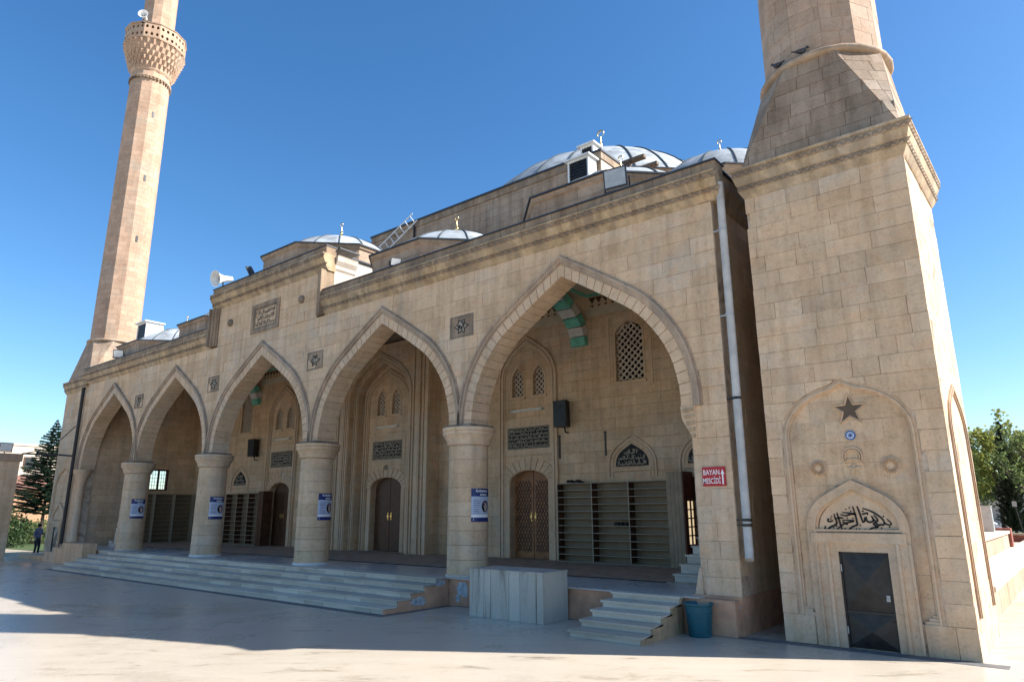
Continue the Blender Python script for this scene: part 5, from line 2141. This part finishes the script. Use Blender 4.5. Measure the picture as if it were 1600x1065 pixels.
# ---- posters wrapped on the columns
plab = ['blue and white poster pasted on the first column past the far arch', 'blue and white poster pasted on the second column', 'blue and white poster pasted on the third column',
        'blue and white poster pasted on the column beside the marble chest']
for ci, x in enumerate(COLX):
    cyy = .36
    az0 = R((-3, 2, 7, -8)[ci])
    RR = .572
    ps_ = thing('poster', plab[ci], 'poster', (x + RR, cyy, 2.1))
    span = .62
    def Pc(u, v, d, x=x, az0=az0):
        a = az0 + u / RR
        return (x + (RR + d) * math.cos(a), cyy + (RR + d) * math.sin(a), v)
    def sheet(u0, u1, v0, v1, d, name, mat, nn=10, parent=ps_):
        m2 = MB()
        for i in range(nn):
            a, b_ = u0 + (u1 - u0) * i / nn, u0 + (u1 - u0) * (i + 1) / nn
            m2.add([Pc(a, v0, d), Pc(b_, v0, d), Pc(b_, v1, d), Pc(a, v1, d)], [(0, 1, 2, 3)])
        return m2.build(name, mat, parent)
    h2 = span / 2
    sh_ = sheet(-h2, h2, 2.09, 2.96, .004, 'sheet', 'poster_pale')
    sheet(-h2, h2, 2.75, 2.96, .006, 'header', 'poster_blue')
    sheet(-h2, h2, 2.09, 2.20, .006, 'footer', 'poster_blue')
    sheet(-h2, h2 - .02, 2.205, 2.27, .006, 'white_strip', 'sign_white')
    for k in range(8):
        v = 2.66 - k * .045 - (.02 if k > 4 else 0)
        sheet(-h2 + .06, -h2 + .06 + rng.uniform(.14, .24), v - .012, v + .008, .006, 'text_line', 'poster_grey', 3)
    Pt = lambda u, v: Pc(u, v, .008)
    text_mesh('Kurbanlarını', .105, (.02, 2.865), 'sign_white', ps_, P=Pt, sx=.78, bold=.002)
    text_mesh('emanet', .095, (.06, 2.775), 'sign_white', ps_, P=Pt, sx=.85, bold=.002)
    m2 = MB()
    m2.add([Pc(.13 + .13 * math.cos(t), 2.49 + .16 * math.sin(t), .007) for t in [2 * math.pi * k / 24 for k in range(24)]], [tuple(range(24))])
    em = m2.build('oval_picture', 'ink', sh_)
    m2 = MB()
    m2.add([Pc(.14 + .10 * math.cos(t), 2.56 + .06 * math.sin(t), .009) for t in [2 * math.pi * k / 16 for k in range(16)]], [tuple(range(16))])
    m2.build('picture_patch', 'poster_maroon', sh_)
    m2 = MB()
    m2.add([Pc(.15 + .05 * math.cos(t), 2.46 + .09 * math.sin(t), .010) for t in [2 * math.pi * k / 16 for k in range(16)]], [tuple(range(16))])
    m2.build('picture_patch', 'poster_skin', sh_)
    text_mesh('f', .08, (-h2 + .06, 2.115), 'sign_white', ps_, P=Pt)

# ---- pigeons on the roll moulding
def pigeon(loc, yaw, label):
    t = thing('pigeon', label, 'bird', loc, 'pigeons resting on the roll moulding')
    o = Vector(loc)
    d = Vector((math.cos(yaw), math.sin(yaw), 0))
    u = Vector((-d.y, d.x, 0))
    prof = [(-.26, .02, .012, .10), (-.16, .035, .02, .11), (-.06, .07, .055, .12), (.03, .085, .075, .135), (.1, .07, .07, .155), (.135, .045, .05, .2), (.15, .035, .038, .235), (.165, .038, .036, .265), (.2, .03, .028, .27), (.225, .01, .01, .262), (.245, .004, .004, .255)]
    rings = []
    for t_, w, h, z in prof:
        rings.append([o + d * t_ + u * w * math.cos(a) + Vector((0, 0, z - .02 + h * math.sin(a))) for a in [2 * math.pi * k / 10 for k in range(10)]])
    m2 = MB()
    m2.loft(rings)
    m2.build('body', 'pigeon', t, smooth=60)
    for s in (-1, 1):
        m2 = MB()
        m2.tube([o + d * .03 + u * s * .03 + Vector((0, 0, .08)), o + d * .04 + u * s * .03], .007, 5)
        m2.build('leg', 'brick_red', t)
    t.scale = (.82, .82, .82)
    return t
cxR, cyR = cR
pigeon((cxR - .66, cyR - 1.2, 11.99), R(150), 'dark pigeon perched low on the roll moulding, head turned left')
pigeon((cxR - .10, cyR - 1.36, 11.99), R(40), 'dark pigeon perched on the roll moulding near the shaft edge')

# ================================================================== left side: gate wall, pipe, cable
gw = thing('gate_wall', 'high stone courtyard wall end with projecting cap beside the far minaret', 'wall', (-9.2, -5, 0))
MB().box(-9.6, -8.92, -9.5, -2.02, 0, 5.0).build('core', 'stone_core', gw)
blocks(gw, PX(-8.9), -9.5, -2.0, 0, 5.0, .45, 1.1, depth=.03)
MB().box(-9.7, -8.82, -9.6, -1.92, 5.0, 5.4).build('cap', 'stone_warm', gw)
floodlight((-8.95, -2.75, 5.4), (.9, .1, -.2), .62, .45, 'floodlight standing on the courtyard wall', 'white_metal')
mb = MB()
mb.tube([(-8.85, -1.95, 5.42), (-7.6, -.5, 5.36), (-7.08, -.2, 5.3)], .045, 8)
mb.top('service_pipe', 'pipe_black', (-8, -1.1, 5.3), 'black pipe bridging the courtyard wall and the drainpipe', 'pipe')
mb = MB()
mb.tube([(-8.9, -2.0, 5.4), (-8.3, -1.3, 5.6), (-7.6, -.6, 6.25), (-7.1, -.22, 6.9)], .025, 6)
mb.top('service_cable', 'pipe_black', (-8, -1.1, 5.5), 'slack dark cable rising from the courtyard wall to the porch', 'cable')

# person by the far minaret
def person(loc, yaw):
    t = thing('person', 'person in a bluish grey shirt and dark trousers standing beside the far minaret', 'person', loc)
    me = bpy.data.meshes.new('body')
    J = {'pel': (0, 0, .95), 'wai': (0, 0, 1.08), 'che': (0, .01, 1.33), 'nek': (0, .0, 1.5), 'hed': (0, .03, 1.6), 'top': (0, .02, 1.72),
         'sl': (.19, 0, 1.42), 'el': (.25, -.03, 1.15), 'wl': (.24, .08, .93), 'hl': (.24, .12, .83),
         'sr': (-.19, 0, 1.42), 'er': (-.24, .05, 1.15), 'wr': (-.14, .26, 1.2), 'hr': (-.08, .32, 1.25),
         'pl': (.1, 0, .9), 'kl': (.11, .03, .5), 'al': (.11, -.02, .09), 'tl': (.12, .14, .03),
         'pr': (-.1, 0, .9), 'kr': (-.11, .04, .5), 'ar': (-.12, 0, .09), 'tr': (-.13, .16, .03)}
    rad = {'pel': .155, 'wai': .145, 'che': .165, 'nek': .06, 'hed': .088, 'top': .07, 'sl': .075, 'el': .055, 'wl': .04, 'hl': .035, 'sr': .075, 'er': .055, 'wr': .04, 'hr': .035,
           'pl': .1, 'kl': .07, 'al': .05, 'tl': .04, 'pr': .1, 'kr': .07, 'ar': .05, 'tr': .04}
    E_ = [('pel', 'wai'), ('wai', 'che'), ('che', 'nek'), ('nek', 'hed'), ('hed', 'top'), ('che', 'sl'), ('sl', 'el'), ('el', 'wl'), ('wl', 'hl'), ('che', 'sr'), ('sr', 'er'), ('er', 'wr'), ('wr', 'hr'),
          ('pel', 'pl'), ('pl', 'kl'), ('kl', 'al'), ('al', 'tl'), ('pel', 'pr'), ('pr', 'kr'), ('kr', 'ar'), ('ar', 'tr')]
    keys = list(J)
    me.from_pydata([J[k] for k in keys], [(keys.index(a), keys.index(b_)) for a, b_ in E_], [])
    ob = bpy.data.objects.new('tmp', me)
    col.objects.link(ob)
    md = ob.modifiers.new('skin', 'SKIN')
    for i, k in enumerate(keys):
        sv = me.skin_vertices[0].data[i]
        sv.radius = (rad[k], rad[k] * (.72 if k in ('pel', 'wai', 'che') else 1))
        sv.use_root = k == 'pel'
    ob.modifiers.new('sub', 'SUBSURF').levels = 1
    dg = bpy.context.evaluated_depsgraph_get()
    m3 = bpy.data.meshes.new_from_object(ob.evaluated_get(dg))
    bpy.data.objects.remove(ob)
    m3.materials.clear()
    for q in ('p_skin', 'p_shirt', 'p_trouser', 'shoe'):
        m3.materials.append(MATS[q])
    for f in m3.polygons:
        c = f.center
        if c.z > 1.49:
            f.material_index = 0
        elif c.z > .98:
            f.material_index = 1
            if c.y > .19 and c.x < 0:
                f.material_index = 0
        elif abs(c.x) > .185 and c.z > .78:
            f.material_index = 0 if c.z < 1.0 else 1
        elif c.z > .1:
            f.material_index = 2
        else:
            f.material_index = 3
        f.use_smooth = True
    o = link('body', m3, t)
    o.rotation_euler = (0, 0, yaw)
    h = MB()
    h.lathe([(.06, 1.55), (.098, 1.6), (.105, 1.67), (.085, 1.74), (.02, 1.77)], (0, .0, 0), 14)
    hh = link('hair', h.mesh('hair', 'ink', 60), t)
    hh.rotation_euler = (0, 0, yaw)
    return t
plain('p_skin', (.34, .2, .14), .6)
plain('p_shirt', (.14, .15, .22), .8, var=.15)
plain('p_trouser', (.02, .022, .035), .8)
person((-12.35, .42, .002), R(-60))
# ================================================================== vegetation
def leaf_quads(centres, n_each, spread, size, seed, flat=.6):
    q = np.random.RandomState(seed)
    cs = np.repeat(np.array(centres, float), n_each, axis=0)
    sp = np.asarray(spread, float)
    p = cs + q.normal(0, 1, cs.shape) * sp
    n = len(p)
    a = q.normal(0, 1, (n, 3))
    a /= np.linalg.norm(a, axis=1)[:, None]
    b_ = q.normal(0, 1, (n, 3))
    b_ -= a * (a * b_).sum(1)[:, None]
    b_ /= np.linalg.norm(b_, axis=1)[:, None]
    s = size * q.uniform(.6, 1.4, (n, 1))
    v = np.stack([p - a * s, p + b_ * s * flat, p + a * s, p - b_ * s * flat], 1).reshape(-1, 3)
    f = [(4 * i, 4 * i + 1, 4 * i + 2, 4 * i + 3) for i in range(n)]
    return v, f

def fast_mesh(name, v, f, mat, parent):
    me = bpy.data.meshes.new(name)
    off = np.array(origin_of(parent))
    me.from_pydata([tuple(x) for x in (np.asarray(v) - off)], [], f)
    me.materials.append(MATS[mat])
    return link(name, me, parent)

def broadleaf(name, label, loc, H, rad, mat, seed, n=70, each=55, leaf=.11, trunk='trunk', base=.3, group=None):
    t = thing(name, label, 'tree', loc, group)
    q = random.Random(seed)
    o = Vector(loc)
    tips = []
    m2 = MB()
    top = o + Vector((q.uniform(-.2, .2), q.uniform(-.2, .2), H * .62))
    m2.tube([o - Vector((0, 0, .1)), o + Vector((.05, .03, H * .25)), top], [H * .022, H * .017, H * .007], 8)
    for k in range(13):
        h = H * (base + .45 * k / 13)
        a = k * 2.4 + q.uniform(-.3, .3)
        L = rad * q.uniform(.6, 1.0) * (1.05 - .45 * k / 13)
        s = o + Vector((0, 0, h))
        e = s + Vector((math.cos(a) * L, math.sin(a) * L, H * q.uniform(.12, .3)))
        mid = s.lerp(e, .5) + Vector((0, 0, -.1 * L))
        m2.tube([s, mid, e], [H * .008, H * .005, H * .002], 5)
        for j in range(4):
            w = s.lerp(e, q.uniform(.4, 1))
            e2 = w + Vector((q.uniform(-1, 1), q.uniform(-1, 1), q.uniform(.1, 1))) * rad * .4
            m2.tube([w, e2], [H * .003, H * .001], 4)
            tips.append(e2)
        tips.append(e)
    m2.build('trunk', trunk, t, smooth=60)
    cs = []
    for k in range(n):
        p = q.choice(tips)
        cs.append(p + Vector((q.gauss(0, .2), q.gauss(0, .2), q.gauss(0, .25))) * rad * .5)
    v, f = leaf_quads([tuple(c) for c in cs], each, (rad * .1, rad * .1, rad * .09), leaf, seed)
    fast_mesh('crown', v, f, mat, t)
    return t

def conifer(name, label, loc, H, rad, mat, seed, whorls=26, narrow=False, dens=1.0, base=.12):
    t = thing(name, label, 'tree', loc)
    q = random.Random(seed)
    o = Vector(loc)
    m2 = MB()
    m2.tube([o - Vector((0, 0, .1)), o + Vector((0, 0, H * .5)), o + Vector((0, 0, H))], [H * .014, H * .009, H * .001], 8)
    cs, wid = [], []
    vs, fs = [], []
    for k in range(whorls):
        f_ = k / (whorls - 1)
        z = H * (base + (.98 - base) * f_)
        L0 = rad * ((1 - f_) ** (.85 if not narrow else .6)) + .06
        if not narrow and f_ < .12:
            L0 *= .8
        nb_ = 7 if not narrow else 9
        for j in range(nb_):
            a = 2 * math.pi * (j + .5 * (k % 2)) / nb_ + q.uniform(-.25, .25)
            L = L0 * q.uniform(.75, 1.15)
            d = Vector((math.cos(a), math.sin(a), 0))
            rise = .18 if not narrow else .9
            s = o + Vector((0, 0, z))
            e = s + d * L + Vector((0, 0, L * rise * q.uniform(.5, 1.2)))
            if not narrow:
                m2.tube([s, e], [.03, .006], 4)
            u = Vector((-d.y, d.x, 0))
            nn = max(3, int(L / .085 * dens))
            for i in range(nn):
                w = s.lerp(e, .12 + .88 * i / nn)
                r_ = (.12 + .30 * L * .3) * (1.1 - .6 * i / nn)
                for sgn in (-1, 1):
                    tip = w + u * sgn * r_ * q.uniform(.6, 1.1) + d * r_ * .6 + Vector((0, 0, q.uniform(-.10, .06)))
                    hw = Vector((0, 0, .03)) + d * .03
                    kk = len(vs)
                    vs += [w - hw, tip, w + hw + Vector((0, 0, .02))]
                    fs.append((kk, kk + 1, kk + 2))
                    tip2 = w + u * sgn * r_ * .4 + d * r_ * .5 + Vector((0, 0, q.uniform(-.02, .16)))
                    kk = len(vs)
                    vs += [w - u * .03, tip2, w + u * .035]
                    fs.append((kk, kk + 1, kk + 2))
    m2.build('trunk', 'trunk', t, smooth=60)
    fast_mesh('crown', [tuple(v) for v in vs], fs, mat, t)
    return t

conifer('fir_tree', 'dark fir tree rising behind the courtyard wall', (-25.6, 4.55, .02), 9.3, 2.7, 'needles', 3, 34, dens=2.4, base=.24)

def bush(name, label, loc, rx, h, mat, seed, n=40, each=60, leaf=.09, group=None):
    t = thing(name, label, 'bush', loc, group)
    q = random.Random(seed)
    o = Vector(loc)
    cs = []
    m2 = MB()
    for k in range(n):
        a, r_ = q.uniform(0, 6.283), rx * math.sqrt(q.random())
        z = h * (.12 + .8 * q.random() * (1 - (r_ / rx) ** 2 * .6))
        c = o + Vector((r_ * math.cos(a), r_ * math.sin(a), z))
        cs.append(tuple(c))
        if k % 4 == 0:
            m2.tube([o + Vector((r_ * .2 * math.cos(a), r_ * .2 * math.sin(a), 0)), c], [.03, .008], 5)
    m2.build('stems', 'trunk', t)
    v, f = leaf_quads(cs, each, (rx * .15, rx * .15, h * .09), leaf, seed)
    fast_mesh('foliage', v, f, mat, t)
    return t
bush('bush', 'tall dark bush beside the fir tree', (-25.0, 2.2, .02), 1.25, 3.3, 'leaf_bush', 5, 60, 60)
bush('bush', 'low light green shrub on the lawn past the person', (-30.0, 6.0, .02), 2.4, 2.0, 'leaf_green', 6, 60, 60)
bush('bush', 'low light green shrub behind the fir trunk', (-33.0, 9.5, .02), 2.4, 2.2, 'leaf_green', 9, 60, 60)

# trees on the right, beyond the terraces
broadleaf('broadleaf_tree', 'yellow green tree right behind the minaret corner', (29.9, 44, .5), 7.6, 2.0, 'leaf_yellow', 11, 80, 50, .12, base=.3)
conifer('cypress_tree', 'narrow dark cypress against the yellow green tree', (30.75, 41, .5), 7.4, .85, 'needles_dark', 12, 44, narrow=True, dens=1.3, base=.06)
broadleaf('broadleaf_tree', 'airy young tree with pale green leaves and dark trunk beside the cypress', (32.25, 38, .5), 6.8, 1.9, 'leaf_green', 13, 55, 34, .10, base=.32)
broadleaf('broadleaf_tree', 'thin leafy tree past the airy young one', (33.9, 44, .5), 7.6, 2.4, 'leaf_green', 14, 70, 36, .11, base=.3)
broadleaf('broadleaf_tree', 'broad dark tree far behind the parked car', (33.2, 78, 0), 7.2, 4.4, 'leaf_bush', 15, 110, 70, .2)
broadleaf('broadleaf_tree', 'broad green tree far behind the cypress', (25.5, 80, 0), 8.0, 4.4, 'leaf_green', 16, 110, 70, .2)
broadleaf('broadleaf_tree', 'large green tree on the far edge of the lawn', (40.5, 76, 0), 8.4, 4.6, 'leaf_green', 17, 110, 70, .2)
bush('bush', 'small round dark shrub on the lawn beyond the terrace', (31.6, 47, .5), .9, 2.0, 'leaf_bush', 19, 40, 60, .08)

# ================================================================== terraces on the right
tr_ = thing('terrace_wall', 'low sunlit stone terrace stepping up behind the right hand minaret', 'terrace', (31.5, 14, 0))
MB().box(28.9, 32.55, 5.2, 33, 0, .60).build('core', 'stone_core', tr_)
blocks(tr_, PX(32.57), 5.2, 33, 0, .60, .6, 1.6, 'stone_warm', depth=.03)
y = 5.2
while y < 33:
    MB().box(31.55, 32.66, y + .004, min(33, y + 1.4) - .004, .605, .70).build('cap_slab', 'stone_pale', tr_)
    y += 1.4
MB().box(28.9, 31.52, 5.2, 24.6, .60, 1.28).build('upper_core', 'stone_core', tr_)
blocks(tr_, PX(31.54), 5.2, 24.6, .61, 1.28, .67, 1.5, 'stone_warm', depth=.03)
y = 5.2
while y < 24.5:
    MB().box(28.9, 31.62, y + .004, min(24.6, y + 1.3) - .004, 1.285, 1.40).build('cap_slab', 'stone_pale', tr_)
    y += 1.3
MB().box(31.0, 31.66, 24.61, 25.2, .60, 1.5).build('end_pier', 'brick_red', tr_)
rw = thing('garden_wall', 'low reddish garden wall between terrace and lawn', 'wall', (34, 33.2, 0))
MB().box(27, 44, 33.0, 33.3, 0, .95).build('wall', 'brick_red', rw)
MB().box(26.95, 44.05, 32.94, 33.36, .95, 1.05).build('coping', 'stone_warm', rw)
cb_ = thing('utility_cabinet', 'slim grey metal cabinet on the terrace near the minaret', 'cabinet', (31.0, 22.6, 1.4))
MB().box(30.85, 31.25, 22.4, 22.8, 1.402, 2.45).build('casing', 'grey_metal', cb_)
MB().box(31.25, 31.262, 22.45, 22.75, 1.46, 2.4).build('door', 'grey_metal', cb_)
MB().box(30.82, 31.28, 22.37, 22.83, 2.45, 2.48).build('lid', 'grey_metal', cb_)
sp = thing('sign_post', 'thin leaning post with a small plate on the lawn by the cabinet', 'post', (31.35, 36, .5))
m2 = MB()
m2.tube([(31.45, 36, .5), (31.2, 36, 2.9)], .03, 6)
m2.build('pole', 'dark_metal', sp)
m2 = MB()
m2.box(31.1, 31.32, 35.95, 35.965, 2.45, 2.75)
m2.build('plate', 'grey_metal', sp)

# parked car
def car(loc, label):
    t = thing('parked_car', label, 'car', loc)
    x, y, z = loc
    low = [(-2.1, .3), (-2.15, .6), (-2.0, .85), (-1.2, .92), (1.75, .95), (2.05, .85), (2.15, .55), (2.1, .3)]
    cab = [(-1.25, .9), (-.6, 1.38), (.9, 1.42), (1.65, .93)]
    m2 = MB()
    m2.loft([[(x + u, y - .82, z + v) for u, v in low], [(x + u, y + .82, z + v) for u, v in low]])
    m2.build('body', 'car_white', t, smooth=40)
    m2 = MB()
    m2.loft([[(x + u, y - .78, z + v) for u, v in cab], [(x + u * .96, y - .62, z + 1.44 if v > 1.2 else z + v) for u, v in cab], [(x + u * .96, y + .62, z + 1.44 if v > 1.2 else z + v) for u, v in cab], [(x + u, y + .78, z + v) for u, v in cab]])
    m2.build('cabin', 'car_white', t, smooth=40)
    win = [(-1.05, .95), (-.55, 1.32), (.1, 1.36), (.1, .95)]
    win2 = [(.18, .95), (.18, 1.36), (.85, 1.36), (1.4, .96)]
    for wv in (win, win2):
        MB().prism([(x + u, z + v) for u, v in wv], PY(y - .78), .006, 0).build('window', 'car_glass', t)
    for u in (-1.35, 1.35):
        for s in (-1, 1):
            m2 = MB()
            m2.loft([[(x + u + .32 * math.cos(a), y + s * .84 - .1, z + .32 + .32 * math.sin(a)) for a in [k * .3927 for k in range(16)]], [(x + u + .32 * math.cos(a), y + s * .84 + .02, z + .32 + .32 * math.sin(a)) for a in [k * .3927 for k in range(16)]]])
            w = m2.build('wheel', 'tyre', t)
            m2 = MB()
            m2.loft([[(x + u + .18 * math.cos(a), y + s * .86, z + .32 + .18 * math.sin(a)) for a in [k * .3927 for k in range(16)]], [(x + u + .18 * math.cos(a), y + s * .86 + s * .02, z + .32 + .18 * math.sin(a)) for a in [k * .3927 for k in range(16)]]])
            m2.build('rim', 'grey_metal', w)
    for s in (-1, 1):
        MB().box(x - 2.17, x - 2.1, y + s * .6 - .15, y + s * .6 + .15, z + .6, z + .74).build('headlight', 'white_tile', t)
car((31.2, 62, .004), 'white parked car beyond the lawn and the cypress')
car((26.2, 64, .004), 'white parked car behind the yellow green tree')

# ================================================================== far buildings on the left
def house(x, y, w, d, h, mat, label, roof=True, wins=3):
    t = thing('far_house', label, 'house', (x, y, 0))
    MB().box(x - w / 2, x + w / 2, y - d / 2, y + d / 2, 0, h).build('wall', mat, t)
    if roof:
        m2 = MB()
        m2.loft([[(x - w / 2 - .3, y - d / 2 - .3, h), (x + w / 2 + .3, y - d / 2 - .3, h), (x + w / 2 + .3, y + d / 2 + .3, h), (x - w / 2 - .3, y + d / 2 + .3, h)],
                 [(x - w * .1, y - d * .3, h + 1.5), (x + w * .1, y - d * .3, h + 1.5), (x + w * .1, y + d * .3, h + 1.5), (x - w * .1, y + d * .3, h + 1.5)]])
        m2.build('roof', 'far_roof', t)
    else:
        MB().box(x - w / 2 - .1, x + w / 2 + .1, y - d / 2 - .1, y + d / 2 + .1, h, h + .25).build('roof', mat, t)
    for k in range(wins):
        yy = y - d / 2 + d * (k + .5) / wins
        for zz in ([1.2, 4.4, 7.4] if h > 8 else [1.4]):
            f = MB().box(x + w / 2, x + w / 2 + .06, yy - .65, yy + .65, zz, zz + 1.5).build('window', 'wood_dark', t)
            MB().box(x + w / 2 + .061, x + w / 2 + .07, yy - .5, yy + .5, zz + .1, zz + 1.4).build('pane', 'car_glass', f)
    return t
house(-70, 14, 12, 17, 10.2, 'far_cream', 'cream three storey house far behind the fir tree', False)
house(-52, 12.5, 9, 11, 4.6, 'far_orange', 'low orange house behind the fir tree and shrubs', True, 0)
house(-85, -15, 12, 22, 8.5, 'far_cream', 'cream house far beyond the courtyard wall', False)
house(34, 104, 26, 8, 5.0, 'far_cream', 'long pale house far beyond the parked cars', True, 0)
house(6, 110, 22, 10, 6.0, 'far_cream', 'pale house far behind the mosque', True, 0)
house(58, 96, 14, 12, 6.5, 'far_orange', 'orange house far off past the garden', True, 0)
